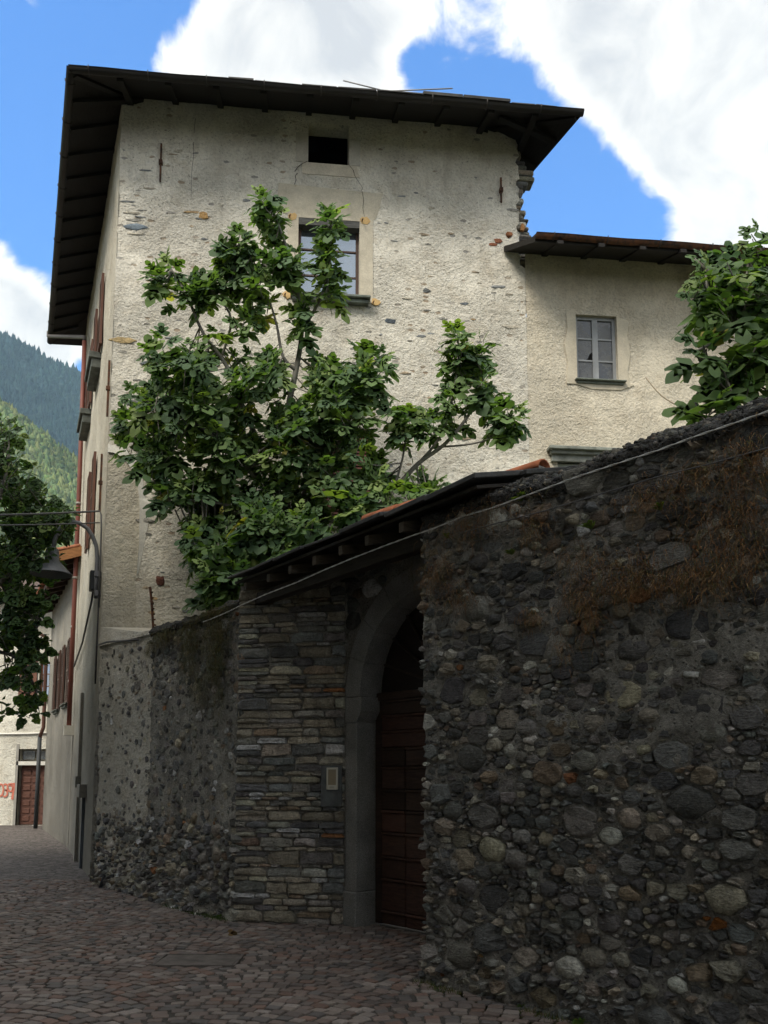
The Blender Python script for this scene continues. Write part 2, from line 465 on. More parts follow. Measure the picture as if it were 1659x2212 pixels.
def m_sett(n):
    b = n.noise(55, 5, .65); a = n.noise(1.1, 4, .6)
    c = n.mix(1.0, n.tint(), n.ramp(b, [(.3, .72), (.7, 1.3)]), 'MULTIPLY')
    c = n.mix(1.0, c, n.ramp(a, [(.3, .78), (.7, 1.15)]), 'MULTIPLY')
    n.set(c, n.ramp(b, [(.3, .5), (.7, .78)]), spec=.35); n.bump(b, .45, .008)
M_SETT = mat('porphyry_sett', m_sett)
def m_joint(n):
    a = n.noise(3, 5, .6); b = n.noise(60, 5, .7)
    c = n.mix(a, (.05, .046, .042), (.105, .098, .088)); c = n.mix(1.0, c, n.ramp(b, [(.3, .6), (.7, 1.4)]), 'MULTIPLY')
    n.set(c, .95, spec=.15); n.bump(b, .6, .012)
M_JOINT = mat('paving_joint_sand', m_joint)
def m_paving_far(n):
    vec = n.co((9.0, 9.0, 1)); d = n.voro(1.0, 'DISTANCE_TO_EDGE', vec); cid = n.voro(1.0, 'F1', vec, 'Color')
    s = n.N.new('ShaderNodeSeparateColor'); n.L.new(cid, s.inputs[0])
    c = n.ramp(s.outputs[0], [(0, (.085, .075, .072)), (.5, (.15, .13, .125)), (1, (.2, .18, .172))])
    c = n.mix(n.ramp(d, [(.03, 1.0), (.09, 0.0)]), c, (.055, .05, .045))
    n.set(c, .75, spec=.3); n.bump(n.ramp(d, [(0, 0.0), (.12, 1.0)]), .6, .012)
M_PAVE = mat('sett_paving', m_paving_far)
def m_ground(n):
    a = n.noise(.08, 6, .6); b = n.noise(6, 5, .6)
    c = n.mix(a, (.045, .06, .022), (.10, .09, .05)); n.set(n.mix(1.0, c, n.ramp(b, [(.3, .6), (.7, 1.3)]), 'MULTIPLY'), .95, spec=.1)
M_GROUND = mat('earth_and_grass', m_ground)
def mk_leaf(trans):
    def f(n):
        col = n.mix(1.0, n.tint(), n.ramp(n.noise(4, 3), [(.3, .75), (.7, 1.2)]), 'MULTIPLY')
        n.set(col, .6, spec=.22)
        t = n.N.new('ShaderNodeBsdfTranslucent'); n.L.new(n.mix(1.0, col, (1.6, 1.9, .5), 'MULTIPLY'), t.inputs[0])
        mx = n.N.new('ShaderNodeMixShader'); mx.inputs[0].default_value = trans
        n.L.new(n.b.outputs[0], mx.inputs[1]); n.L.new(t.outputs[0], mx.inputs[2]); n.L.new(mx.outputs[0], n.out.inputs['Surface'])
    return f
M_LEAF = mat('leaf', mk_leaf(.34))
def m_bark(n):
    a = n.noise(22, 6, .6, n.co((1, 1, .5))); b = n.noise(6, 4)
    c = n.mix(a, (.12, .11, .10), (.30, .285, .26)); n.set(n.mix(1.0, c, n.ramp(b, [(.3, .7), (.7, 1.15)]), 'MULTIPLY'), .85, spec=.2); n.bump(a, .5, .01)
M_BARK = mat('smooth_grey_bark', m_bark)
def m_dry(n):
    n.set(n.tint(), .9, spec=.15)
M_DRY = mat('dry_grass', m_dry)
def m_plain(n): n.set(n.tint(), .6, spec=.35)
M_PLAIN = mat('plain_painted', m_plain)
def mk_forest(lo, hi, sc):
    def f(n):
        a = n.noise(sc, 6, .7); b = n.noise(sc * .12, 4, .6); t = n.tint()
        c = n.mix(n.ramp(a, [(.3, 0.0), (.7, 1.0)]), lo, hi)
        c = n.mix(1.0, c, n.ramp(b, [(.3, .6), (.7, 1.35)]), 'MULTIPLY')
        c = n.mix(1.0, c, n.mix(1.0, t, 2.0, 'MULTIPLY'), 'MULTIPLY')
        n.set(c, .95, spec=.05)
    return f
M_FOREST_NEAR = mat('sunlit_broadleaf_forest', mk_forest((.07, .105, .045), (.19, .23, .095), .06))
M_FOREST_FAR = mat('cloud_shaded_conifers', mk_forest((.012, .026, .030), (.032, .058, .050), .03))  # cloud shadow on the far slope is put into this darker conifer green

# ------------------------------------------------------------------ stone packing
def pack(W, H, radii, aniso=1.25, tries=9000, dens=None, over=.82, seed=1, u0=0.0, fill=1.75):
    rng = np.random.default_rng(seed)
    P = np.zeros((0, 2)); Rr = np.zeros(0)
    rr = np.sort(rng.choice(radii[0], size=tries, p=radii[1]) * rng.uniform(.8, 1.2, tries))[::-1]
    Wn = W / aniso
    cand = np.stack([rng.uniform(u0 / aniso, Wn, tries), rng.uniform(0, H, tries)], 1)
    px, py, pr = np.zeros(tries), np.zeros(tries), np.zeros(tries); n = 0
    for i in range(tries):
        x, y = cand[i]; r = rr[i]
        if dens is not None and rng.random() > dens(x * aniso, y, r): continue
        if n and np.any((px[:n] - x) ** 2 + (py[:n] - y) ** 2 < (over * (pr[:n] + r)) ** 2): continue
        px[n], py[n], pr[n] = x, y, r; n += 1
    cells = []
    X, Y, Q = px[:n], py[:n], pr[:n]
    for i in range(n):
        x, y, r = X[i], Y[i], Q[i]
        an = rng.uniform(0, 6.28); st = rng.uniform(.75, 1.15); poly = [(x + fill * r * math.cos(a + an) * rng.uniform(.8, 1.1), y + fill * st * r * math.sin(a + an) * rng.uniform(.8, 1.1)) for a in np.linspace(0, 2 * math.pi, 8)[:-1]]
        d2 = (X - x) ** 2 + (Y - y) ** 2
        for j in np.where(d2 < (1.6 * (r + Q)) ** 2)[0]:
            if j == i: continue
            dx, dy = X[j] - x, Y[j] - y; d = math.sqrt(d2[j])
            k = (d2[j] + r * r - Q[j] ** 2) / (2 * d)      # radical line
            nx, ny = dx / d, dy / d; out = []
            for a in range(len(poly)):
                p, q = poly[a], poly[(a + 1) % len(poly)]
                sp = (p[0] - x) * nx + (p[1] - y) * ny - k; sq = (q[0] - x) * nx + (q[1] - y) * ny - k
                if sp <= 0: out.append(p)
                if (sp < 0) != (sq < 0):
                    t = sp / (sp - sq); out.append((p[0] + t * (q[0] - p[0]), p[1] + t * (q[1] - p[1])))
            poly = out
            if len(poly) < 3: break
        if len(poly) >= 3:
            cells.append((x * aniso, y, r, [(a * aniso, b) for a, b in poly]))
    return cells
def dome(mbd, fn, poly, h, col, rng, gap=.006, n=10, flat=.55, rough=.5, sink=.03, tilt=.35, jag=.08):
    """a stone set in a wall: outline poly in wall coordinates, h proud of the face"""
    cx = sum(p[0] for p in poly) / len(poly); cy = sum(p[1] for p in poly) / len(poly)
    for _ in range(1):
        q = []
        for a in range(len(poly)):
            p0, p1 = poly[a], poly[(a + 1) % len(poly)]
            q += [(p0[0] * .75 + p1[0] * .25, p0[1] * .75 + p1[1] * .25), (p0[0] * .25 + p1[0] * .75, p0[1] * .25 + p1[1] * .75)]
        poly = q
    ang = [(math.atan2(p[1] - cy, p[0] - cx), math.hypot(p[0] - cx, p[1] - cy)) for p in poly]
    ang.sort(); aa = np.array([a for a, _ in ang]); dd = np.array([d for _, d in ang])
    aa2 = np.concatenate([aa - 2 * math.pi, aa, aa + 2 * math.pi]); dd2 = np.tile(dd, 3)
    th = np.linspace(-math.pi, math.pi, n + 1)[:-1] + rng.uniform(0, .5)
    rr = np.interp(th, aa2, dd2); rr = np.maximum(rr - gap, rr * .6) * rng.uniform(1 - jag, 1.05, n)
    size = rr.mean(); tx, ty = rng.uniform(-tilt, tilt, 2) * h / max(size, .01)
    vs = []
    cr = rng.uniform(.75, 1.1); ex, ey = rng.uniform(-.22, .22, 2) * size
    for k, (sc, hz) in enumerate(((1.0, -sink), (.92, h * .5 * cr), (flat, h))):
        for i in range(n):
            x = rr[i] * sc * math.cos(th[i]); y = rr[i] * sc * math.sin(th[i])
            if k == 2: x += ex; y += ey
            o = hz
            if k: o = hz + (tx * x + ty * y) * .8 + rng.uniform(-.5, .5) * rough * h * (.6 if k == 1 else .5)
            vs.append(fn(cx + x, cy + y, o))
    vs.append(fn(cx + ex * 1.3, cy + ey * 1.3, h * rng.uniform(.85, 1.2)))
    fs = []
    for k in (0, 1):
        for i in range(n):
            j = (i + 1) % n; fs.append((k * n + i, k * n + j, (k + 1) * n + j, (k + 1) * n + i))
    for i in range(n): fs.append((2 * n + i, 2 * n + (i + 1) % n, 3 * n))
    mbd.add(vs, fs, col, smooth=True)
def chunk(mbd, fn, poly, h, col, rng, gap=.004, sink=.03, tilt=.5, edge=.14, maxn=10):
    """a broken, angular stone: its outline keeps its corners, its face is split into tilted facets"""
    P_ = []
    V = len(poly)
    cx = sum(p[0] for p in poly) / V; cy = sum(p[1] for p in poly) / V
    for a in range(V):
        p0, p1 = poly[a], poly[(a + 1) % V]; l = math.hypot(p1[0] - p0[0], p1[1] - p0[1])
        P_.append(p0)
        if V < 7 and l > .02:
            t = rng.uniform(.3, .7); k = rng.uniform(-.02, .10) * l; nx, ny = (p1[1] - p0[1]) / l, -(p1[0] - p0[0]) / l
            P_.append((p0[0] + (p1[0] - p0[0]) * t - nx * k, p0[1] + (p1[1] - p0[1]) * t - ny * k))
    while len(P_) > maxn: P_.pop(int(rng.integers(len(P_))))
    n = len(P_); size = sum(math.hypot(p[0] - cx, p[1] - cy) for p in P_) / n
    f0 = max(.6, 1 - gap / size); tx, ty = rng.uniform(-tilt, tilt, 2) * h / size
    fl = rng.uniform(.62, .88); ex, ey = rng.uniform(-.18, .18, 2) * size
    vs = []
    for k, (sc, hz) in enumerate(((f0, -sink), (f0 * (1 - edge * rng.uniform(.4, 1)), h * rng.uniform(.45, .8)), (fl * f0, h))):
        for (x, y) in P_:
            dx, dy = (x - cx) * sc * rng.uniform(.95, 1.03), (y - cy) * sc * rng.uniform(.95, 1.03); o = hz
            if k == 2: dx += ex * .5; dy += ey * .5
            if k: o += tx * dx + ty * dy + rng.uniform(-.28, .28) * h
            vs.append(fn(cx + dx, cy + dy, o))
    vs.append(fn(cx + ex, cy + ey, h * rng.uniform(.85, 1.35)))
    fs = []
    for k in (0, 1):
        for i in range(n):
            j = (i + 1) % n; fs.append((k * n + i, k * n + j, (k + 1) * n + j, (k + 1) * n + i))
    for i in range(n): fs.append((2 * n + i, 2 * n + (i + 1) % n, 3 * n))
    mbd.add(vs, fs, col, smooth=rng.random() < .3)
def grey(rng, v):
    f = rng.uniform(.6, 1.4) * v; return (f, f * .99, f * .98)
PAL = [((.13, .127, .12), 3), ((.195, .188, .17), 4), ((.085, .084, .083), 3), ((.26, .235, .19), 2.2), ((.145, .15, .147), 2),
       ((.34, .305, .235), 1.1), ((.21, .165, .12), .9), ((.50, .48, .43), .9), ((.24, .115, .055), .07)]
PW = np.array([w for _, w in PAL]); PW /= PW.sum()
def stone_col(rng, k=1.0):
    c = PAL[rng.choice(len(PAL), p=PW)][0]; f = rng.uniform(.85, 1.4) * k
    return tuple(min(.6, x * f * rng.uniform(.96, 1.04)) for x in c)
def wall_stones(fn, cells, parent, hfun, rng, cap=290, name='stone', stuffname='small_stones', k=1.0, gap=.006, special=(), frame=None, clampu=None):
    """the largest in view as parts, the rest joined"""
    order = sorted(cells, key=lambda c: -c[2] * (1 if frame is None or frame(c[0], c[1]) else .2))
    rest = MB()
    for i, (x, y, r, poly) in enumerate(order):
        if clampu is not None: poly = [(max(a, clampu + .03 * math.sin(b * 40)), b) for a, b in poly]
        h = hfun(x, y, r, rng)
        if h is None: continue
        col = stone_col(rng, k)
        for (sx, sy, sr, scol) in special:
            if math.hypot(x - sx, y - sy) < sr: col = scol
        if i < cap:
            m = MB(); (dome(m, fn, poly, h, col, rng, gap, flat=rng.uniform(.45, .8), rough=.7, tilt=.5, jag=.15) if rng.random() < .10 else chunk(m, fn, poly, h, col, rng, gap)); m.build(name, M_STONE, parent)
        else: chunk(rest, fn, poly, h, col, rng, gap, maxn=7)
    if rest.v: rest.build(stuffname, M_STONE, parent, 'stuff')

def sheet(fn, u0, u1, z0, z1, step, disp, mbd=None, holes=(), extra_u=(), extra_z=()):
    """displaced sheet over a wall face with rectangular openings"""
    us = list(np.linspace(u0, u1, max(2, int((u1 - u0) / step) + 1))); zs = list(np.linspace(z0, z1, max(2, int((z1 - z0) / step) + 1)))
    def snap(arr, v):
        k = int(np.argmin([abs(a - v) for a in arr]))
        arr[k] = v
    for (a, b, c, d) in holes:
        for v in (a, b): snap(us, v)
        for v in (c, d): snap(zs, v)
    us = np.array(sorted(us)); zs = np.array(sorted(zs))
    U, Z = np.meshgrid(us, zs); O = disp(U, Z)
    for (a, b, c, d) in holes:
        inn = (U >= a - 1e-6) & (U <= b + 1e-6) & (Z >= c - 1e-6) & (Z <= d + 1e-6); O = np.where(inn, 0.0, O)
    m = mbd or MB(); nu = len(us)
    vs = [fn(U[i, j], Z[i, j], O[i, j]) for i in range(len(zs)) for j in range(nu)]
    fs = []
    for i in range(len(zs) - 1):
        for j in range(nu - 1):
            uc, zc = (us[j] + us[j + 1]) / 2, (zs[i] + zs[i + 1]) / 2
            if any(a < uc < b and c < zc < d for (a, b, c, d) in holes): continue
            fs.append((i * nu + j, i * nu + j + 1, (i + 1) * nu + j + 1, (i + 1) * nu + j))
    m.add(vs, fs, (.5, .5, .5), True)
    return m
def reveals(m, fn, holes, depth=.3):
    for (a, b, c, d) in holes:
        p = [fn(a, c, 0), fn(b, c, 0), fn(b, d, 0), fn(a, d, 0)]; q = [fn(a, c, -depth), fn(b, c, -depth), fn(b, d, -depth), fn(a, d, -depth)]
        m.add(p + q, [(0, 1, 5, 4), (1, 2, 6, 5), (2, 3, 7, 6), (3, 0, 4, 7)], (.5, .5, .5))
def poly_prism(m, fn, pts, o0, o1, col):
    """flat piece with an outline in wall coordinates"""
    n = len(pts)
    vs = [fn(u, z, o0) for u, z in pts] + [fn(u, z, o1) for u, z in pts]
    fs = [tuple(range(n, 2 * n)), tuple(range(n - 1, -1, -1))] + [(i, (i + 1) % n, n + (i + 1) % n, n + i) for i in range(n)]
    m.add(vs, fs, col)
def blob(cx, cz, ru, rz, n, rng, j=.25):
    return [(cx + ru * (1 + rng.uniform(-j, j)) * math.cos(a), cz + rz * (1 + rng.uniform(-j, j)) * math.sin(a)) for a in np.linspace(0, 2 * math.pi, n + 1)[:-1]]

# ================================================================== THE SETTING
g = MB(); g.add([(-5000, -2000, -.03), (5000, -2000, -.03), (5000, 5000, -.03), (-5000, 5000, -.03)], [(0, 1, 2, 3)])
prop(g.build('ground', M_GROUND), kind='structure')

# ---- street of setts
street = MB()
streetpts = [(1.6, 2.0), (.38, 7.2), (1.6, 8.3), (.2, 10.1), (-.3, 10.0), (-1.62, 9.9), (-4.36, 13.5), (-6.9, 19.3), (-10.1, 26.0), (-11, 27.9), (-24, 27.9), (-17, 22), (-8, 12), (-4.6, 5), (-2, -6), (6, -6), (5, 1.2)]
street.add([(x, y, 0) for x, y in streetpts], [tuple(range(len(streetpts)))], (.1, .1, .1))
def m_street(n):
    m_joint(n)
street_o = prop(street.build('street', M_JOINT), kind='structure')
far_p = MB()
fp = [(-4.3, 13.6), (-6.75, 19.2), (-9.95, 26.0), (-10.6, 27.75), (-22, 27.75), (-14, 20), (-9.2, 13.6)]
far_p.add([(x, y, .004) for x, y in fp], [tuple(range(len(fp)))], (.1, .1, .1))
prop(far_p.build('paving', M_PAVE, street_o))
COVER = (on_z(430, 2076)[0], on_z(430, 2076)[1])
def inside_street(x, y):
    if y > 13.7 or y < 4.4: return False
    if x < -0.47 * y - .35: return False
    p = np.array([x, y])
    q = p - A
    if q @ DR > -.02 and q @ NR < .02: return False         # behind the right wall
    q = p - B
    if q @ DL > 0 and q @ NL < .0: return False
    if y > 13.0 and (p - C0) @ NS < .02 and (p - C0) @ NF < .02: return False
    qb = p - B
    if qb @ NV < 0.02 and -.05 < qb @ DV < LV + .02 and qb @ DL < 0.05: return False
    if (p - G0) @ NG < -.24 and (p - G0) @ DG > -.2: return False
    if abs(x - COVER[0]) < .36 and abs(y - COVER[1]) < .24: return False
    if x > .34 and y < 7.1 and (p - A) @ NR < .02: return False
    return True
def setts():
    rng = np.random.default_rng(5)
    ax = np.array([math.cos(R(-14)), math.sin(R(-14))]); ay = np.array([-ax[1], ax[0]])
    spots = []
    Wd = 1.55; v = -2.0
    while v < 19:
        u = -11.0
        while u < 5.5:
            w = rng.uniform(.088, .118)
            uu = u + w / 2; k = ((uu / Wd) % 1.0) * 2 - 1
            bow = .34 * (1 - k * k)
            slope = -.34 * 2 * k * 2 / Wd
            p = ax * uu + ay * (v + bow) + rng.normal(0, .005, 2)
            if inside_street(p[0], p[1]): spots.append((p[0], p[1], w, math.atan(slope) * .75 + R(-14) + rng.normal(0, .05)))
            u += w + rng.uniform(.007, .014)
        v += .097 + rng.uniform(-.003, .003)
    def px(s):
        X, Y = s[0], s[1]; Z = -EYE; d = Y * _c + Z * _s
        return XC + FPX * X / d, YC - FPX * (-Y * _s + Z * _c) / d
    vis = []; rest = []
    for s in spots:
        x, y = px(s)
        (vis if (-15 < x < 1230 and y < 2216) else rest).append(s)
    vis.sort(key=lambda s: s[1])
    cols = [(.215, .165, .143), (.18, .148, .134), (.26, .217, .19), (.215, .14, .112), (.15, .134, .126), (.29, .25, .225)]
    def one(m, x, y, w, a, base=True):
        c, s_ = math.cos(a), math.sin(a); d = .083 * rng.uniform(.9, 1.06); h = .011 * rng.uniform(.7, 1.3)
        col = cols[rng.choice(6, p=[.27, .2, .18, .12, .13, .10])]; f = rng.uniform(.62, .95); col = tuple(k * f for k in col)
        vs = []
        tz = rng.uniform(-.1, .1, 2) * .025
        for (sc, z) in ((1.0, -.004), (.98, h * .65), (.88, h)):
            for (i, j) in ((-1, -.8), (-.75, -1), (.75, -1), (1, -.8), (1, .8), (.75, 1), (-.75, 1), (-1, .8)):
                lx, ly = i * w / 2 * sc, j * d / 2 * sc
                vs.append((x + c * lx - s_ * ly, y + s_ * lx + c * ly, z + (tz[0] * i + tz[1] * j if z > 0 else 0)))
        fs = [tuple(range(16, 24))]
        for k in (0, 1):
            for i in range(8): fs.append((k * 8 + i, k * 8 + (i + 1) % 8, k * 8 + 8 + (i + 1) % 8, k * 8 + 8 + i))
        m.add(vs, fs, col)
    for s in vis[:300]:
        m = MB(); one(m, *s); m.build('sett', M_SETT, street_o)
    m = MB()
    for s in vis[300:] + [r for r in rest if r[1] > 4.4]: one(m, *s)
    m.build('setts', M_SETT, street_o, 'stuff')
setts()

# ---- mountains
def mountain(name, ridge, Y0, depth, base, matl, amp, nx=220, ny=60, seed=3):
    xs = np.linspace(ridge[0][0], ridge[-1][0], nx)
    rz = np.interp(xs, [r[0] for r in ridge], [r[1] for r in ridge])
    m = MB(); vs = []; cols = []
    t = np.linspace(0, 1, ny)
    X, T = np.meshgrid(xs, t)
    RZ = np.tile(rz, (ny, 1))
    Yv = Y0 - depth * (1 - T)
    Pn = np.stack([X * .004, Yv * .004, 0 * X], -1)
    Z = base + (RZ - base) * T ** 1.15 + amp * (fbm(Pn, 6, seed) - .5) * (T * (1 - T) * 4 + .10)
    Z += amp * .05 * (fbm(np.stack([X * .05, Yv * .05, 0 * X], -1), 3, seed + 9) - .5)
    vs = np.stack([X, Yv, Z], -1).reshape(-1, 3)
    back = np.stack([xs, np.full(nx, Y0 + depth * .6), np.full(nx, base)], -1)
    allv = np.concatenate([vs, back])
    fs = [(i * nx + j, i * nx + j + 1, (i + 1) * nx + j + 1, (i + 1) * nx + j) for i in range(ny) for j in range(nx - 1)]
    m.add(list(allv), fs, (.5, .5, .5), True)
    o = m.build(name, matl)
    return prop(o, kind='structure'), xs, X, Yv, Z
def ridge_pts(pairs, Y):
    return sorted([(at_y(x, y, Y)[0], at_y(x, y, Y)[2]) for x, y in pairs])
YN, YF = 1300.0, 3000.0
near_o, xs, Xn, Yn, Zn = mountain('hillside', ridge_pts([(-1500, 560), (-600, 690), (0, 872), (60, 915), (120, 965), (185, 1010), (260, 1060), (500, 1150), (900, 1250), (1800, 1380), (3000, 1500)], YN), YN, 900, -5, M_FOREST_NEAR, 40, 260, 90, 3)
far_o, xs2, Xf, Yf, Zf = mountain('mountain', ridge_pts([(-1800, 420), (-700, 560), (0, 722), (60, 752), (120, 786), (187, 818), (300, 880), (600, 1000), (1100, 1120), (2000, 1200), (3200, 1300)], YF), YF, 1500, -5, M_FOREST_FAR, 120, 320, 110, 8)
def forest(name, parent, Xg, Yg, Zg, matl, n, size, xr, tmin, seed, conif):
    rng = np.random.default_rng(seed); m = MB()
    ny, nx = Xg.shape
    jj = [j for j in range(nx) if xr[0] < Xg[0, j] < xr[1]]
    for _ in range(n):
        i = int(tmin * ny + rng.random() ** .8 * (ny - 1 - tmin * ny)); j = jj[int(rng.integers(len(jj)))]
        if j + 1 >= nx or i + 1 >= ny: continue
        a, b = rng.random(2)
        f = lambda G: (G[i, j] * (1 - a) + G[i, j + 1] * a) * (1 - b) + (G[i + 1, j] * (1 - a) + G[i + 1, j + 1] * a) * b
        x, y, z = f(Xg), f(Yg), f(Zg)
        s = size * rng.uniform(.6, 1.35); c = rng.uniform(.28, .72); col = (c * rng.uniform(.85, 1.15), c, c * rng.uniform(.8, 1.1))
        cf = rng.random() < conif
        prof = ((.5, 0), (.42, .5), (.22, 1.1), (0, 1.7)) if cf else ((.35, 0), (.6, .35), (.5, .8), (.12, 1.05))
        k = 5; vs = []; fs = []
        for (r_, h_) in prof:
            for q in range(k):
                an = 2 * math.pi * q / k + s; rj = r_ * s * rng.uniform(.75, 1.25)
                vs.append((x + rj * math.cos(an), y + rj * math.sin(an), z + h_ * s * rng.uniform(.9, 1.1) - .15 * s))
        for p in range(3):
            for q in range(k): fs.append((p * k + q, p * k + (q + 1) % k, p * k + k + (q + 1) % k, p * k + k + q))
        m.add(vs, fs, col, True)
    m.build(name, matl, parent, 'stuff')
xr = sorted((at_y(-160, 900, 1200)[0], at_y(330, 900, 1200)[0]))
forest('woodland', near_o, Xn, Yn, Zn, M_FOREST_NEAR, 9000, 9.5, xr, .30, 4, .45)
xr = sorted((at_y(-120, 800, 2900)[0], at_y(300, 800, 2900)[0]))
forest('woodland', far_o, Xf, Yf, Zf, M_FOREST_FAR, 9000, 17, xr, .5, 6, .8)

# ================================================================== TALL HOUSE
BROWN = (.13, .045, .032); DKWOOD = (.035, .028, .023); GREYGREEN = (.15, .17, .15)
tower = thing('tall_house', 'tall old house in cream rubble plaster with dark overhanging roof', 'house', (C0[0], C0[1], 0))
SW = 6.86                                   # width of the front
WT = 12.97                                  # wall top
F_HOLES = [(3.11, 3.80, 11.92, 12.66), (2.96, 3.99, 9.50, 10.90), (3.25, 4.22, 5.72, 7.25)]
def disp_front(U, Z):
    P = np.stack([U * 2.2, Z * 2.2, 0 * U], -1)
    d = .05 * (fbm(P, 4, 21) - .5) + .028 * (fbm(P * 5, 3, 22) - .5)
    k = np.ones_like(d)
    for (a, b, c, e) in ((2.6, 4.42, 9.4, 11.52), (2.88, 4.02, 11.68, 12.7), (-.1, .56, 2.9, 6.72)):
        q = np.maximum(np.maximum(a - U, U - b), np.maximum(c - Z, Z - e)); k = np.minimum(k, np.clip(q / .12, 0, 1))
    return d * k + np.clip((3.2 - Z) * .05, 0, .12)
def fr_edge(u, z, o=0.0):
    if z > 10.3: u = min(u, SW - .10 + .05 * math.sin(z * 23) * math.sin(z * 7.3))
    return fr(u, z, o)
m = sheet(fr_edge, 0, SW, 0, WT + .15, .07, disp_front, holes=F_HOLES); reveals(m, fr, F_HOLES, .32)
# ragged right edge above the lower roof
rngq = np.random.default_rng(3)
m.build('wall', M_PLASTER, tower)
S_HOLES = [(2.55, 3.45, 9.45, 10.85), (4.85, 5.75, 9.25, 10.65), (2.7, 3.4, 5.9, 7.45)]
def disp_side(U, Z):
    P = np.stack([U * 2.0, Z * 2.0, 0 * U + 5], -1); return .02 * (fbm(P, 4, 31) - .5)
SL = 6.35
m = sheet(sd, 0, SL, 0, WT + .1, .1, disp_side, holes=S_HOLES); reveals(m, sd, S_HOLES, .28)
m.build('wall', M_PLASTER_SIDE, tower)
# right and back walls of the house
DEP = 8.4
pR0 = np.array(fr(SW - .02, 0, -.02)); pRb = pR0[:2] + DS * DEP; pLb = C0 + DS * DEP + DF * .02
m = MB(); w = .35
def slabwall(p, q, z0, z1, th):
    p, q = np.array(p[:2]), np.array(q[:2]); d = (q - p) / np.linalg.norm(q - p); n = np.array([-d[1], d[0]])
    c = (p + q) / 2
    mm = MB(); mm.obox((c[0], c[1], (z0 + z1) / 2), (*(d * np.linalg.norm(q - p) / 2), 0), (*(n * th / 2), 0), (0, 0, (z1 - z0) / 2)); return mm
slabwall(pR0[:2] - DF * .2 + DS * .4, pRb - DF * .2, 0, WT - .03, .3).build('wall', M_PLASTER, tower)
slabwall(pLb, pRb, 0, WT - .03, .3).build('wall', M_PLASTER, tower)
p = C0 + DS * SL + DF * .15; q = C0 + DS * DEP + DF * .15
slabwall(p, q, 0, WT - .03, .3).build('wall', M_PLASTER_SIDE, tower)
# corner bead
# exposed stones in the plaster
def front_stones():
    rng = np.random.default_rng(17)
    cols = [(.27, .285, .29), (.33, .32, .29), (.22, .235, .24), (.40, .33, .24), (.46, .33, .19), (.38, .365, .33), (.50, .46, .38), (.30, .19, .12)]
    pts = []
    while len(pts) < 150:
        s = rng.uniform(.08, SW - .1); z = rng.uniform(3.7, 12.2)
        if any(a - .3 < s < b + .3 and c - .3 < z < d + .5 for a, b, c, d in F_HOLES[:2]): continue
        wgt = .35 + .65 * (s < 1.6) + .4 * (s > 4.3 and 7.5 < z < 10.2)
        if z > 11: wgt *= .35
        if s < .55 and z < 6.8: continue
        if rng.random() > wgt: continue
        ru = rng.uniform(.035, .11) if rng.random() < .8 else rng.uniform(.12, .2); rz = min(ru * .6, rng.uniform(.012, .034))
        if any(abs(s - a) < ru + b and abs(z - c) < rz + d for a, c, b, d in pts): continue
        pts.append((s, z, ru, rz))
        col = cols[rng.choice(8, p=[.2, .2, .14, .14, .06, .12, .10, .04])]
        mm = MB(); base = disp_front(np.array([[s]]), np.array([[z]]))[0, 0]
        chunk(mm, lambda u, v, o, b=base: fr(u, v, o + b), blob(s, z, ru, rz, 7, rng, .38), .006, col, rng, gap=.0, tilt=.3)
        mm.build('stone', M_STONE, tower)
    for (x, y, wx, wy, col) in ((296, 490, 33, 8, (.22, .27, .32)), (440, 465, 13, 11, (.50, .31, .13)), (845, 694, 16, 8, (.10, .12, .14)), (265, 733, 28, 9, (.50, .38, .20)),
                                (348, 1255, 12, 13, (.13, .05, .035)), (920, 628, 12, 6, (.17, .18, .18)), (1005, 655, 13, 4, (.15, .17, .19)), (322, 785, 18, 7, (.2, .23, .24)),
                                (1075, 520, 11, 7, (.33, .13, .07)), (1100, 505, 9, 9, (.36, .15, .07)), (1065, 527, 14, 5, (.28, .11, .06)), (1130, 490, 7, 10, (.4, .2, .08)), (295, 870, 30, 9, (.2, .22, .22))):
        pc = on_v(x, y, C0, DF); s = (pc[:2] - C0) @ DF; z = pc[2]; k = 13.8 / FPX
        base = disp_front(np.array([[s]]), np.array([[z]]))[0, 0]
        mm = MB(); chunk(mm, lambda u, v, o, b=base: fr(u, v, o + b), blob(s, z, wx * k, wy * k, 8, rng, .32), .009, col, rng, gap=0, tilt=.3); mm.build('stone', M_STONE, tower)
front_stones()
def broken_edge():
    rng = np.random.default_rng(8); z = 10.35
    off = [(10.3, .14), (10.9, .18), (11.1, .10), (11.35, .05), (11.7, .04), (11.85, .17), (12.0, .26), (12.1, .10), (12.4, .0), (12.9, -.02)]
    while z < 12.75:
        h = rng.uniform(.04, .11); e = np.interp(z, [o[0] for o in off], [o[1] for o in off]) + rng.uniform(-.05, .06)
        mm = MB(); wq = rng.uniform(.12, .24)
        c = np.array(fr(SW - .04 + e - wq, z + h / 2, -.17))
        mm.obox(c, (*(DF * wq), 0), (*(NF * rng.uniform(.1, .155)), 0), (0, 0, h * .48), stone_col(rng, .95), bev=.02)
        mm.build('stone', M_STONE, tower); z += h
broken_edge()
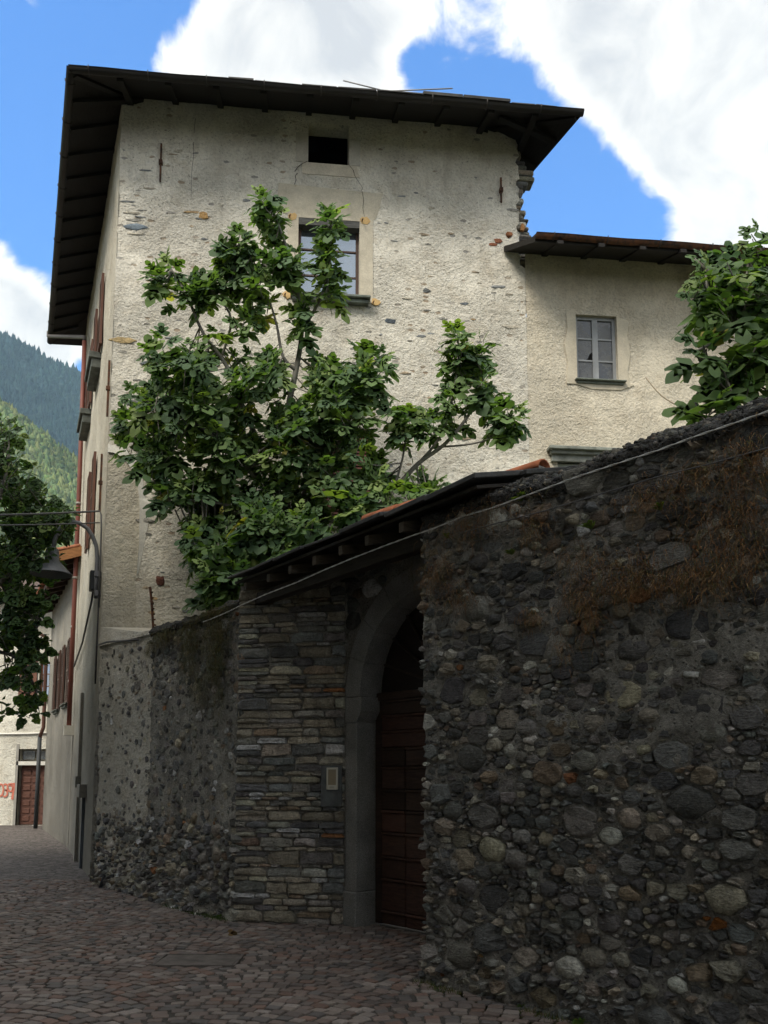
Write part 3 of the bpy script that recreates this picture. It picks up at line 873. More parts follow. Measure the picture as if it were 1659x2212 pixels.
# smooth plaster patches
PCOL = (.66, .60, .47)
def frame_patch(s0, s1, z0, z1, hole, col, o=.03, jag=.0):
    a, b, c, d = hole; mm = MB()
    mm.pbox(fr, s0, a, z0, z1, -.02, o, col); mm.pbox(fr, b, s1, z0, z1, -.02, o, col)
    mm.pbox(fr, a, b, d, z1, -.02, o - .002, col); mm.pbox(fr, a, b, z0, c, -.02, o - .002, col)
    return mm
frame_patch(2.78, 4.22, 9.44, 10.95, F_HOLES[1], (.57, .52, .42), .012).build('plaster_surround', M_PATCH, tower)
m = MB(); poly_prism(m, fr, [(2.70, 10.95), (4.26, 10.95), (4.34, 11.20), (4.38, 11.44), (3.6, 11.46), (2.62, 11.50), (2.60, 11.2)], -.02, .007, (.53, .485, .39)); m.build('plaster_surround', M_PATCH, tower)
m = MB(); poly_prism(m, fr, [(3.0, 11.915), (3.93, 11.915), (3.99, 11.70), (3.02, 11.70)], -.02, .010, (.55, .50, .41)); m.build('plaster_surround', M_PATCH, tower)
m = MB(); m.pbox(fr, 3.803, 4.0, 11.92, 12.4, -.02, .009, (.49, .47, .42)); m.build('plaster_surround', M_PATCH, tower)
m = MB(); m.pbox(fr, 2.90, 3.107, 11.92, 12.45, -.02, .009, (.50, .47, .41)); m.build('plaster_surround', M_PATCH, tower)
rng = np.random.default_rng(2)
for (s, z) in ((2.86, 10.90), (4.08, 10.92), (4.27, 9.46), (2.80, 9.5)):
    m = MB(); poly_prism(m, fr, blob(s, z, .075, .07, 11, rng, .3), -.01, .018, (.60, .41, .19)); m.build('ochre_patch', M_PATCH, tower)
    m = MB(); m.tube([fr(s - .05, z - .02, .02), fr(s - .04, z - .02, .09), fr(s - .055, z - .06, .11)], .010, 6); m.build('hinge_pin', M_RUST, tower)
# cracks running down from the attic opening
def crack(pts, w=.007):
    m = MB()
    for i in range(len(pts) - 1):
        (a, b), (c, d) = pts[i], pts[i + 1]; k = w * (1 - .6 * i / len(pts))
        m.add([fr(a - k, b, .0135), fr(a + k, b, .0135), fr(c + k * .8, d, .0135), fr(c - k * .8, d, .0135)], [(0, 1, 2, 3)], (.05, .045, .04))
    m.build('crack', M_DRY, tower)
crack([(3.10, 11.93), (3.0, 11.87), (2.93, 11.80), (2.885, 11.72)], .012); crack([(2.93, 11.70), (2.895, 11.64), (2.91, 11.57), (2.88, 11.48)])
crack([(3.81, 11.91), (3.88, 11.83), (3.9, 11.74), (3.97, 11.62), (4.04, 11.52), (4.02, 11.46)], .006); crack([(4.03, 11.45), (4.06, 11.3), (4.045, 11.15), (4.07, 11.0)], .004)
crack([(1.21, 12.55), (1.19, 12.2), (1.2, 11.9), (1.17, 11.5), (1.18, 11.1)], .004)
# ghost of a blocked arch at the street corner
m = MB()
arc = [(0.0, 6.68)] + [(.02 + .50 * math.sin(a), 5.72 + .94 * math.cos(a)) for a in np.linspace(.1, 1.5, 10)] + [(.53, 5.2), (.50, 4.6), (.52, 4.0), (.5, 3.55), (0.0, 3.55)]
poly_prism(m, fr, arc[::-1], -.05, .002, (.5, .5, .5)); m.build('blocked_arch', M_PLASTER_SIDE, tower)
m = MB(); rb_ = np.random.default_rng(77)
aa_ = np.linspace(-.04, 1.55, 18)
o1 = [(.02 + .50 * math.sin(a), 5.72 + .94 * math.cos(a)) for a in aa_] + [(.53, 5.2), (.51, 4.7)]
o2 = [(.02 + (.60 + rb_.uniform(-.02, .10)) * math.sin(a), 5.72 + (1.04 + rb_.uniform(-.02, .12)) * math.cos(a)) for a in aa_] + [(.61, 5.2), (.53, 4.7)]
n_ = len(o1); vs_ = [fr(u, z, .030) for u, z in o1] + [fr(u, z, .006) for u, z in o2] + [fr(u, z, -.03) for u, z in o1]
m.add(vs_, [(i, i + 1, n_ + i + 1, n_ + i) for i in range(n_ - 1)] + [(i, 2 * n_ + i, 2 * n_ + i + 1, i + 1) for i in range(n_ - 1)], (.70, .68, .62)); m.build('arch_band', M_PATCH, tower)
# attic opening is empty; window of the second floor
def window(parent, fn, hole, o, col, cols_, rows, glass, fw=.05, meet=.07, name='window', sub=True):
    a, b, c, d = hole
    m = MB()
    m.pbox(fn, a, a + fw, c, d, o - .03, o + .03, col); m.pbox(fn, b - fw, b, c, d, o - .03, o + .03, col)
    m.pbox(fn, a + fw, b - fw, d - fw, d, o - .03, o + .028, col); m.pbox(fn, a + fw, b - fw, c, c + fw, o - .03, o + .028, col)
    mid = (a + b) / 2
    m.pbox(fn, mid - meet / 2, mid + meet / 2, c + fw, d - fw, o - .03, o + .034, col)
    for k in range(1, rows):
        z = c + (d - c) * k / rows
        m.pbox(fn, a + fw, mid - meet / 2, z - .014, z + .014, o - .015, o + .018, col); m.pbox(fn, mid + meet / 2, b - fw, z - .014, z + .014, o - .015, o + .018, col)
    w = m.build(name, M_PAINT, parent)
    for half in ((a + fw, mid - meet / 2), (mid + meet / 2, b - fw)):
        for k in range(rows):
            z0 = c + (d - c) * k / rows + (.014 if k else fw); z1 = c + (d - c) * (k + 1) / rows - (.014 if k < rows - 1 else fw)
            j = random.uniform(-.006, .006)
            p = MB(); p.add([fn(half[0], z0, o + j), fn(half[1], z0, o - j), fn(half[1], z1, o - j), fn(half[0], z1, o + j)], [(0, 1, 2, 3)]); p.build('pane', glass, w)
    return w
def sill(parent, fn, u0, u1, z, o=.14, col=(.12, .135, .12), th=.09):
    m = MB(); m.pbox(fn, u0, u1, z - th * .4, z, -.1, o, col, .01); m.pbox(fn, u0 + .03, u1 - .03, z - th, z - th * .42, -.1, o - .05, col, .01)
    return m.build('sill', M_SLATE, parent)
w1 = window(tower, fr, F_HOLES[1], -.17, (.085, .05, .038), 2, 3, M_GLASS_BRIGHT, .05, .07)
sill(tower, fr, 2.84, 4.17, 9.50, .16, (.13, .15, .13), .12)
m = MB(); m.pbox(fr, 2.96, 3.99, 10.78, 10.90, -.28, .004, (.10, .10, .095)); m.build('lintel', M_WOOD, tower)
# brown louvred shutters behind the fig tree
def louvre(parent, fn, u0, u1, z0, z1, o, col=BROWN, th=.04, slat=.055, name='shutter', lean=.02):
    m = MB(); f = .05
    m.pbox(fn, u0, u0 + f, z0, z1, o, o + th, col); m.pbox(fn, u1 - f, u1, z0, z1, o, o + th, col)
    for z in (z0, (z0 + z1) / 2 - f / 2, z1 - f): m.pbox(fn, u0 + f, u1 - f, z, z + f, o + .001, o + th - .001, col)
    sh = m.build(name, M_PAINT, parent)
    z = z0 + f + .01; sm = None
    while z < z1 - f - slat:
        mid = (z0 + z1) / 2
        if abs(z + slat / 2 - mid) > f / 2 + slat / 2 - .012:
            ms = MB()
            p = [fn(u0 + f, z, o + th * .8), fn(u1 - f, z, o + th * .8), fn(u1 - f, z + .012, o + th), fn(u0 + f, z + .012, o + th),
                 fn(u0 + f, z + slat, o + .002), fn(u1 - f, z + slat, o + .002), fn(u1 - f, z + slat + .01, o + .01), fn(u0 + f, z + slat + .01, o + .01)]
            ms.add(p, [(0, 1, 2, 3), (4, 7, 6, 5), (3, 2, 6, 7), (0, 4, 5, 1), (0, 3, 7, 4), (1, 5, 6, 2)], col)
            ms.build('slat', M_PAINT, sh)
        z += slat
    return sh
louvre(tower, fr, 3.25, 3.73, 5.72, 7.25, -.06); louvre(tower, fr, 3.74, 4.22, 5.72, 7.25, -.06)
sill(tower, fr, 3.12, 4.35, 5.72, .12)
# wall anchors
for (s, z0, z1) in ((.67, 11.34, 12.02), (6.45, 11.42, 11.88)):
    m = MB(); m.pbox(fr, s - .013, s + .013, z0, z1, .02, .055); zc = (z0 + z1) / 2
    m.pbox(fr, s - .03, s + .03, zc - .035, zc + .035, .0, .075); m.build('anchor_bar', M_RUST, tower)
for (t, z0, z1) in ((.92, 5.95, 6.95), (.12, 7.3, 8.25)):
    m = MB(); m.pbox(sd, t - .012, t + .012, z0, z1, .01, .045); zc = (z0 + z1) / 2
    m.pbox(sd, t - .025, t + .025, zc - .03, zc + .03, .0, .065); m.build('anchor_bar', M_RUST, tower)
# street-side windows with open shutters
for k, (a, b, c, d) in enumerate(S_HOLES):
    window(tower, sd, (a, b, c, d), -.16, (.09, .05, .035), 2, 3, M_GLASS, .05, .07)
    if k < 2:
        sill(tower, sd, a - .15, b + .15, c, .22, (.10, .11, .10), .30)
    louvre(tower, sd, a - .47, a - .01, c + .02, d, .025, (.13, .058, .040), .045); louvre(tower, sd, b + .01, b + .47, c + .02, d, .025, (.13, .058, .040), .045)
# roof
_EZ = 12.5
def at_eave(x, y, z):
    p = on_z(x, y, z); return p[:2]
E0 = at_eave(155, 143, _EZ); E1 = at_eave(1256, 238, _EZ); E2 = at_eave(109, 735, _EZ)
_a = (E1 - E0); _b = (E2 - E0); E3 = E1 + _b
LA, LB = np.linalg.norm(_a), np.linalg.norm(_b); da, db = _a / LA, _b / LB
sth = abs(da[0] * db[1] - da[1] * db[0]); tanp = math.tan(R(24))
hd = LA * sth / 2; k_ = hd / sth
P0 = E0 + da * (LA / 2) + db * k_; P1 = E0 + da * (LA / 2) + db * (LB - k_)
zr = _EZ + hd * tanp
def roof_body(off, name, matl, parent, th=.10):
    m = MB(); z = lambda p, h: (p[0], p[1], h)
    vs = [z(E0, _EZ + off), z(E1, _EZ + off), z(E3, _EZ + off), z(E2, _EZ + off), z(P0, zr + off), z(P1, zr + off)]
    vs += [(x, y, h + th) for x, y, h in vs]
    fs = [(0, 1, 4), (1, 2, 5, 4), (2, 3, 5), (3, 0, 4, 5)]
    top = [tuple(i + 6 for i in f) for f in fs]; bot = [f[::-1] for f in fs]
    m.add(vs, top + bot + [(0, 1, 7, 6), (1, 2, 8, 7), (2, 3, 9, 8), (3, 0, 6, 9)], (.014, .012, .011))
    return m.build(name, matl, parent)
roof = roof_body(-.10, 'roof', M_WOOD, tower, .10)
def under(p):      # height of the underside of the roof boards
    q = np.array(p) - E0
    n1 = np.array([-da[1], da[0]]); n1 = n1 if n1 @ db > 0 else -n1
    n2 = np.array([-db[1], db[0]]); n2 = n2 if n2 @ da > 0 else -n2
    d1 = q @ n1; d2 = q @ n2; d3 = LA * sth - d2
    return _EZ - .12 + min(d1, d2, d3) * tanp
def rafter(p, dirv, ln):
    d = np.array(dirv) / np.linalg.norm(dirv); p = np.array(p)
    q = p + d * ln; z0, z1 = under(p), under(q)
    c = (p + q) / 2; ax = np.array([q[0] - p[0], q[1] - p[1], z1 - z0]) / 2
    side = np.array([-d[1], d[0], 0]) * .05; upv = np.cross(ax / np.linalg.norm(ax), side / np.linalg.norm(side)) * .03
    m = MB(); m.obox(np.array([c[0], c[1], (z0 + z1) / 2 - .005]), ax, side, upv, (.011, .010, .009)); m.build('rafter', M_WOOD, roof)
for k in range(1, 11): rafter(E0 + da * (LA * k / 11) + db * .06 / sth, np.array([-da[1], da[0]]) * (1 if np.array([-da[1], da[0]]) @ db > 0 else -1), 1.25)
for k in range(1, 14):
    nn = np.array([-db[1], db[0]]); nn = nn if nn @ da > 0 else -nn
    rafter(E0 + db * (LB * k / 14) + da * .06, nn, 1.1)
    if k < 8: rafter(E1 + db * (LB * k / 14) - da * .06, -nn, 1.1)
rafter(E0 + (da + db) * .06, da + db, 1.6); rafter(E1 + (-da + db) * .06, db - da, 1.7)
# soffit boards' edge + stone slabs along the eaves
def slabs(p, d, inn, L, rng, zoff=.125):
    t = .5
    while t < L - .75:
        w = rng.uniform(.38, .85); w = min(w, L - t - .4); dep = rng.uniform(.5, .75); jut = rng.uniform(-.02, .07); th = rng.uniform(.012, .03)
        c2 = p + d * (t + w / 2) + inn * (dep / 2 - jut); z = _EZ + zoff - .11 + (dep / 2 - jut) * tanp + rng.uniform(0, .012)
        lift = .05 if rng.random() < .16 else 0
        ax = (*(d * (w / 2 - .008)), rng.uniform(-.006, .006)); ay = (*(inn * dep / 2), dep / 2 * tanp)
        m = MB(); m.obox((c2[0], c2[1], z + lift), ax, ay, (0, 0, th), grey(rng, .045), .006)
        m.build('roof_slab', M_SLATE, roof); t += w
rng = np.random.default_rng(12)
inn_f = np.array([-da[1], da[0]]); inn_f = inn_f if inn_f @ db > 0 else -inn_f
inn_l = np.array([-db[1], db[0]]); inn_l = inn_l if inn_l @ da > 0 else -inn_l
slabs(E0, da, inn_f, LA, rng); slabs(E0, db, inn_l, LB, rng); slabs(E1, db, -inn_l, LB * .6, rng)
def gutter(parent, p, d, out, L, z, col=(.018, .016, .015), r=.075, matl=None):
    m = MB(); n = 7; vs = []; seg = max(2, int(L / .5)); fs = []
    for i in range(seg + 1):
        q = p + d * (L * i / seg) + out * (r * .75); zz = z + .012 * math.sin(i * 1.7) * .6
        for k in range(n):
            a = math.pi + math.pi * k / (n - 1); vs.append((q[0] + out[0] * r * math.cos(a), q[1] + out[1] * r * math.cos(a), zz + r * math.sin(a)))
        for k in range(n):
            a = math.pi + math.pi * k / (n - 1); rr = r - .008; vs.append((q[0] + out[0] * rr * math.cos(a), q[1] + out[1] * rr * math.cos(a), zz + rr * math.sin(a)))
    for i in range(seg):
        for k in range(n - 1):
            b0 = i * 2 * n; b1 = b0 + 2 * n
            fs.append((b0 + k, b1 + k, b1 + k + 1, b0 + k + 1)); fs.append((b0 + n + k, b0 + n + k + 1, b1 + n + k + 1, b1 + n + k))
        for k in (0, n - 1): fs.append((b0 + k, b0 + n + k, b1 + n + k, b1 + k))
    fs.append(tuple(range(n))); fs.append(tuple(seg * 2 * n + k for k in range(n)))
    m.add(vs, fs, col, True); g_ = m.build('gutter', matl or M_PAINT, parent)
    for i in range(int(L / .9)):
        q = p + d * (.3 + .9 * i) + out * (r * .75); mm = MB()
        pts = [(q[0] + out[0] * (r + .006) * math.cos(a), q[1] + out[1] * (r + .006) * math.cos(a), z + (r + .006) * math.sin(a)) for a in np.linspace(math.pi * .9, 2.05 * math.pi, 8)]
        mm.tube(pts, .009, 5, (.03, .025, .022)); mm.build('bracket', M_IRON, g_)
    return g_
gutter(tower, E0 - da * .03 + inn_f * .06, da, -inn_f, LA + .06, _EZ - .03)
gutter(tower, E0 - db * .03 + inn_l * .06, db, -inn_l, LB + .03, _EZ - .03)
# downpipe of the street side
pt = np.array(sd(6.2, 11.45, .12)); pe = np.array([*(E0 + db * (LB * .955) - inn_l * .05), _EZ + .02])
m = MB(); path = [pe, pe + np.array([0, 0, -.12])] + [pt + np.array([0, 0, .1]), pt, np.array(sd(6.17, 8.0, .10)), np.array(sd(6.15, 5.3, .10)), np.array(sd(6.13, 2.62, .10))]
m.tube(path[:4], .045, 10, (.10, .09, .085)); m.build('downpipe_elbow', M_PAINT, tower)
m = MB(); m.tube(path[3:], .05, 10, (.17, .05, .035)); dp = m.build('downpipe', M_PAINT, tower)
for z in (9.5, 7.6, 5.9, 4.8, 3.6):
    m = MB(); c = np.array(sd(6.16, z, .10)); m.tube([c - np.array([0, 0, .025]), c + np.array([0, 0, .025])], .06, 10, (.3, .27, .25)); m.build('collar', M_PAINT, dp)
m = MB(); m.pbox(sd, 6.02, 6.26, 2.42, 2.63, -.02, .2, (.5, .48, .42)); m.build('pipe_block', M_PATCH, tower)
# shallow pilaster strips at the street foot
m = MB(); m.pbox(sd, 3.2, 3.5, .0, 3.1, -.05, .06, (.30, .28, .24)); m.pbox(sd, 3.1, 3.6, 1.35, 1.55, -.05, .1, (.26, .25, .22)); m.build('pilaster', M_PATCH, tower)
m = MB(); m.pbox(sd, 1.9, 2.02, .0, 1.2, -.02, .05, (.10, .12, .14)); m.build('pipe_cover', M_PAINT, tower)
m = MB(); m.pbox(sd, 1.6, 2.3, 1.2, 1.42, -.05, .12, (.24, .23, .20)); m.build('stone_corbel', M_PATCH, tower)
# roof aerial wires
aer = thing('roof_aerial', 'thin wire aerial rods above the dark stone roof of the tall house', 'aerial', (*P0, zr))
zt = _EZ + 2.0
def atp(x, y, Y): return tuple(at_y(x, y, Y))
m = MB(); a0 = P0 + da * .3 + db * .3; m.tube([(a0[0], a0[1], zr + .05), (a0[0], a0[1], zr + 1.6)], .015, 6, (.2, .2, .2)); m.build('mast', M_IRON, aer)
for (x0, y0, x1, y1) in ((742, 174, 822, 194), (830, 197, 978, 191)):
    m = MB(); m.tube([at_y(x0, y0, P0[1]), at_y(x1, y1, P0[1])], .014, 5, (.25, .25, .25)); m.build('rod', M_IRON, aer)

# ================================================================== LOWER WING
wing = thing('wing_house', 'lower cream roughcast wing with rusty gutter, joined to the tall house', 'house', fr(9, 0))
W_HOLES = [(7.73, 8.46, 8.28, 9.47), (7.35, 8.3, 5.3, 6.80)]
def disp_wing(U, Z):
    P = np.stack([U * 6, Z * 6, 0 * U + 3], -1); return .035 * (fbm(P, 4, 41) - .5) + .03 * (fbm(P * .25, 3, 42) - .5)
WE = 14.5
m = sheet(fr, SW + .003, WE, 0, 10.72, .08, disp_wing, holes=W_HOLES); reveals(m, fr, W_HOLES, .28); m.build('wall', M_PLASTER_WING, wing)
slabwall(fr(WE - .1, 0, -.1)[:2], np.array(fr(WE - .1, 0)[:2]) + DS * 6, 0, 10.6, .3).build('wall', M_PLASTER_WING, wing)
slabwall(np.array(fr(SW + .2, 0)[:2]) + DS * 6, np.array(fr(WE, 0)[:2]) + DS * 6, 0, 12.5, .3).build('wall', M_PLASTER_WING, wing)
m = MB(); rng = np.random.default_rng(14)
a, b, c, d = W_HOLES[0]
ou = [(7.53, 8.20), (7.62, 8.12), (8.0, 8.10), (8.4, 8.14), (8.66, 8.2), (8.68, 8.5), (8.65, 9.0), (8.67, 9.45), (8.46, 9.5)]
frm = [((7.54, a), (8.17, 9.53)), ((b, 8.68), (8.17, 9.42))]
poly_prism(m, fr, [(a, 8.2), (a, 9.5), (7.56, 9.52), (7.58, 9.2), (7.52, 8.9), (7.57, 8.6), (7.54, 8.2)], -.03, .022, (.54, .49, .39))
m.build('plaster_surround', M_PATCH, wing); m = MB()
poly_prism(m, fr, [(b, 8.2), (8.66, 8.18), (8.63, 8.5), (8.69, 8.8), (8.64, 9.1), (8.68, 9.38), (b, 9.46)], -.03, .022, (.54, .49, .39))
m.build('plaster_surround', M_PATCH, wing)
m = MB(); poly_prism(m, fr, [(7.6, 8.22), (8.0, 8.12), (8.5, 8.13), (8.72, 8.22)][::-1] + [(7.56, 8.235), (8.74, 8.235)], -.03, .021, (.54, .49, .39)); m.build('plaster_surround', M_PATCH, wing)
window(wing, fr, W_HOLES[0], -.10, (.27, .285, .30), 2, 3, M_GLASS_DIRTY, .055, .10)
m = MB(); poly_prism(m, fr, [(7.93, 8.69), (8.045, 8.69), (8.045, 8.84), (8.0, 8.80), (7.97, 8.73)], -.094, -.09, (.004, .004, .004)); m.build('broken_pane', M_DRY, wing)
sill(wing, fr, 7.68, 8.58, 8.28, .10, (.15, .17, .15), .07)
m = MB(); a, b = 7.16, 8.5
m.pbox(fr, a, b, 6.97, 7.03, -.05, .20, (.20, .215, .19), .01); m.pbox(fr, a + .04, b - .04, 6.91, 6.972, -.05, .14, (.19, .20, .18), .008); m.pbox(fr, a + .07, b - .07, 6.80, 6.912, -.05, .08, (.21, .22, .20)); m.build('window_cornice', M_SLATE, wing)
window(wing, fr, W_HOLES[1], -.08, (.42, .46, .42), 2, 3, M_GLASS_DIRTY)
# wing roof
def wing_roof():
    z0 = 10.23; rise = math.tan(R(20)); th = .10
    def P(s, o, z): p = C0 + DF * s + NF * o; return (p[0], p[1], z)
    q = [P(6.86, .80, z0), P(WE + .5, .80, z0), P(WE + .5, -5.5, z0 + 6.3 * rise), P(5.0, -5.5, z0 + 6.3 * rise), P(6.45, .02, z0 + .78 * rise)]
    q = [P(6.80, .80, z0), P(WE + .5, .80, z0), P(WE + .5, -5.5, z0 + 6.3 * rise), P(6.88, -5.5, z0 + 6.3 * rise), P(6.88, .03, z0 + .77 * rise), P(6.48, .03, z0 + .77 * rise)]
    m = MB(); vs = q + [(x, y, z + th) for x, y, z in q]; n = len(q)
    m.add(vs, [tuple(range(n - 1, -1, -1)), tuple(range(n, 2 * n))] + [(i, (i + 1) % n, n + (i + 1) % n, n + i) for i in range(n)], (.016, .014, .012))
    r = m.build('roof', M_WOOD, wing)
    for k in range(11):
        s = 7.2 + k * .7; mm = MB(); c = np.array(P(s, .35, z0 + .45 * rise - .0)); mm.obox(c, np.array([*(-NF * .55), .55 * rise]), (*(DF * .05), 0), (0, 0, .03), (.012, .010, .009)); mm.build('rafter', M_WOOD, r)
    rng = np.random.default_rng(9); s = 6.8
    while s < 13.5:
        w = rng.uniform(.4, .8); mm = MB(); c = np.array(P(s + w / 2, .55, z0 + .25 * rise + .12)); mm.obox(c, (*(DF * (w / 2 - .006)), 0), np.array([*(-NF * .28), .28 * rise]), (0, 0, .018), (.05, .045, .042), .005); mm.build('roof_slab', M_SLATE, r); s += w
    g_ = gutter(wing, np.array(P(6.80, .80, 0)[:2]), DF, NF, 7.5, z0 + .10, r=.07, matl=M_RUST)
wing_roof()

# ================================================================== COURTYARD WALLS
def on_screen(fn):
    def f(u, z):
        X, Y, Z = fn(u, z); Z -= EYE; d = Y * _c + Z * _s
        x = XC + FPX * X / d; y = YC - FPX * (-Y * _s + Z * _c) / d
        return -10 < x < 1670 and 0 < y < 2220
    return f
# ---- right wall
RH = 3.66; RLEN = 5.6
rwall = thing('rubble_wall', 'dark rubble stone wall with dry grass and gravel coping, right of the gate', 'wall', rw(2.5, 0))
def disp_rw(U, Z):
    P = np.stack([U * 2.6, Z * 2.6, 0 * U], -1)
    return .075 * (fbm(P, 4, 51) - .5) + .05 * (fbm(P * 4.3, 3, 52) - .5) + np.clip(.45 - Z, 0, .45) * .12
m = sheet(rw, 0, RLEN, 0, RH, .035, disp_rw)
m.build('mortar', M_MORTAR, rwall)
m = MB(); m.pbox(rw, .03, RLEN, 0, RH - .06, -.55, -.06); m.build('core', M_MORTAR, rwall)
def dens_rw(u, z, r):
    up = fbm(np.array([[u * .9 + 4, z * .9, 2.0]]), 2, 77)[0]
    k = 1.0
    if u > 1.0 and 1.9 < z < 3.0: k = .55
    if r < .05: k *= .8
    return k * (.42 + 1.0 * (up > .45))
cells = pack(RLEN, RH - .02, ([.10, .068, .046, .030, .020, .013], [.004, .014, .055, .18, .34, .407]), 1.5, 30000, dens_rw, .86, 31, u0=-.03)
def h_rw(u, z, r, rng):
    base = float(disp_rw(np.array([[u]]), np.array([[z]]))[0, 0])
    h = rng.uniform(-.002, .030) + .08 * r
    if u > 1.2 and 1.7 < z < 3.1: h -= .016
    if z < 1.5: h += .01
    return max(.006, base + h)
def rust(x, y, r): p = on_v(x, y, A, DR); return ((p[:2] - A) @ DR, p[2], r, None)
sp = []
for (x, y, r, c) in ((1540, 1985, .07, (.30, .115, .03)), (1215, 1580, .05, (.22, .175, .12)), (940, 1722, .06, (.46, .44, .38)), (1300, 1665, .04, (.36, .31, .22)), (1410, 1620, .04, (.34, .30, .22)),
                     (1470, 1565, .06, (.075, .085, .095)), (1345, 1575, .06, (.055, .052, .05)), (1300, 1815, .05, (.36, .33, .28)), (1240, 1810, .04, (.30, .29, .26)), (1440, 1845, .05, (.38, .36, .31)), (1015, 1860, .04, (.30, .29, .27)), (1050, 2050, .05, (.24, .15, .06)), (1350, 1930, .05, (.28, .22, .15)), (1640, 1665, .05, (.36, .34, .29))):
    p = on_v(x, y, A, DR); sp.append(((p[:2] - A) @ DR, p[2], r, c))
wall_stones(rw, cells, rwall, h_rw, np.random.default_rng(33), 292, special=sp, frame=on_screen(rw), clampu=-.03)
# coping: gravelly concrete with a ridge set back from the face
def coping(fn, u0, u1, zf, zc, parent, depth=.5, step=.045, seed=61, matl=M_COPING, lip=.04):
    us = np.arange(u0, u1 + step, step); prof = [(lip, -.03), (lip + .015, .02), (lip - .03, .06), (-.06, .11), (-.13, (zc - zf)), (-.24, (zc - zf) + .02), (-.4, .07), (-depth, -.05)]
    pr = []
    for k in range(len(prof) - 1):
        for t in np.linspace(0, 1, 4)[:-1]: pr.append((prof[k][0] * (1 - t) + prof[k + 1][0] * t, prof[k][1] * (1 - t) + prof[k + 1][1] * t))
    pr.append(prof[-1]); n = len(pr)
    U, K = np.meshgrid(us, np.arange(n), indexing='ij')
    nz = fbm(np.stack([U * 9, K * .55, 0 * U], -1), 3, seed) - .5; nz2 = fbm(np.stack([U * 1.4, 0 * U, 0 * U], -1), 3, seed + 5) - .5
    vs = []
    for i in range(len(us)):
        for k in range(n): vs.append(fn(us[i], zf + pr[k][1] + .06 * nz[i, k] + .09 * nz2[i, k], pr[k][0] + .05 * nz[i, k]))
    fs = [(i * n + k, (i + 1) * n + k, (i + 1) * n + k + 1, i * n + k + 1) for i in range(len(us) - 1) for k in range(n - 1)]
    fs += [tuple(range(n)), tuple((len(us) - 1) * n + k for k in range(n))]
    m = MB(); m.add(vs, fs, (.1, .1, .1), True); return m.build('coping', matl, parent)
coping(rw, .02, RLEN, RH - .01, RH + .15, rwall)
cp = MB(); rng = np.random.default_rng(6)
for _ in range(900):
    u = rng.uniform(.3, RLEN); t = rng.random(); r = rng.uniform(.008, .02) * (1.6 if rng.random() < .1 else 1)
    o = .04 - .16 * t; z = RH + .015 + .13 * t ** .8 + .09 * (fbm(np.array([[u * 1.4, 0, 0]]), 3, 66)[0] - .5)
    col = stone_col(rng, .55)
    c = np.array(rw(u, z, o)); d = (1, .8, .7)
    cp.obox(c, (r * rng.uniform(.7, 1.2), r * rng.uniform(-.3, .3), 0), (0, r, r * rng.uniform(-.4, .4)), (0, r * .2, r * .8), col, r * .45)
cp.build('pebbles', M_STONE, rwall, 'stuff')

# ---- left wall
LLEN = float(np.linalg.norm(C0 - B)); LH = 3.5
lwall = thing('mossy_wall', 'grey rendered rubble wall hung with moss, between gate and tall house', 'wall', lw(2.2, 0))
def disp_lw(U, Z):
    P = np.stack([U * 2.6, Z * 2.6, 0 * U + 9], -1)
    return .06 * (fbm(P, 4, 71) - .5) + .05 * (fbm(P * 4.3, 3, 72) - .5) + np.clip(.9 - Z, 0, .9) * .13 * np.clip(U / .8, 0, 1) * np.clip((LLEN - U) / .5, 0, 1)
m = sheet(lw, 0, 2.5, 0, LH, .045, disp_lw); m.build('mortar', M_MORTAR_PALE, lwall)
m = sheet(lw, 2.5, LLEN, 0, LH + .06, .045, disp_lw); m.build('rendered_end', M_PLASTER_LOW, lwall)
m = MB(); m.pbox(lw, .0, LLEN - .75, 0, LH - .04, -.45, -.06); m.build('core', M_MORTAR_PALE, lwall)
def dens_lw(u, z, r):
    k = .16 if 1.1 < z < 2.6 else .4
    if z < 1.0: k = .9
    if r > .07 and z > 1: k *= .4
    if u > 2.5: k *= (.22 if z > .9 else .6)
    return k
cells = pack(LLEN - .05, LH - .05, ([.085, .06, .042, .030, .022], [.008, .03, .12, .32, .522]), 1.3, 9000, dens_lw, .82, 35)
def h_lw(u, z, r, rng):
    base = float(disp_lw(np.array([[u]]), np.array([[z]]))[0, 0])
    h = rng.uniform(-.01, .016) + .12 * r + (.015 if z < 1 else 0)
    return base + max(.003, h)
wall_stones(lw, cells, lwall, h_lw, np.random.default_rng(37), 280, k=1.25, frame=on_screen(lw))
coping(lw, .05, 2.5, LH - .02, LH + .05, lwall, .48, seed=63)
m = MB(); q0, q1 = np.array(lw(2.45, LH - .02, .03)), np.array(lw(LLEN, LH + .05, .03))
pb = np.array(fr(0, LH + .35, .02)); pc = np.array(fr(1.05, LH + .35, .02))
m.add([q0, q1, pb, pc], [(0, 1, 2), (0, 2, 3)], (.3, .3, .3)); m.build('sloping_top', M_PLASTER_LOW, lwall)

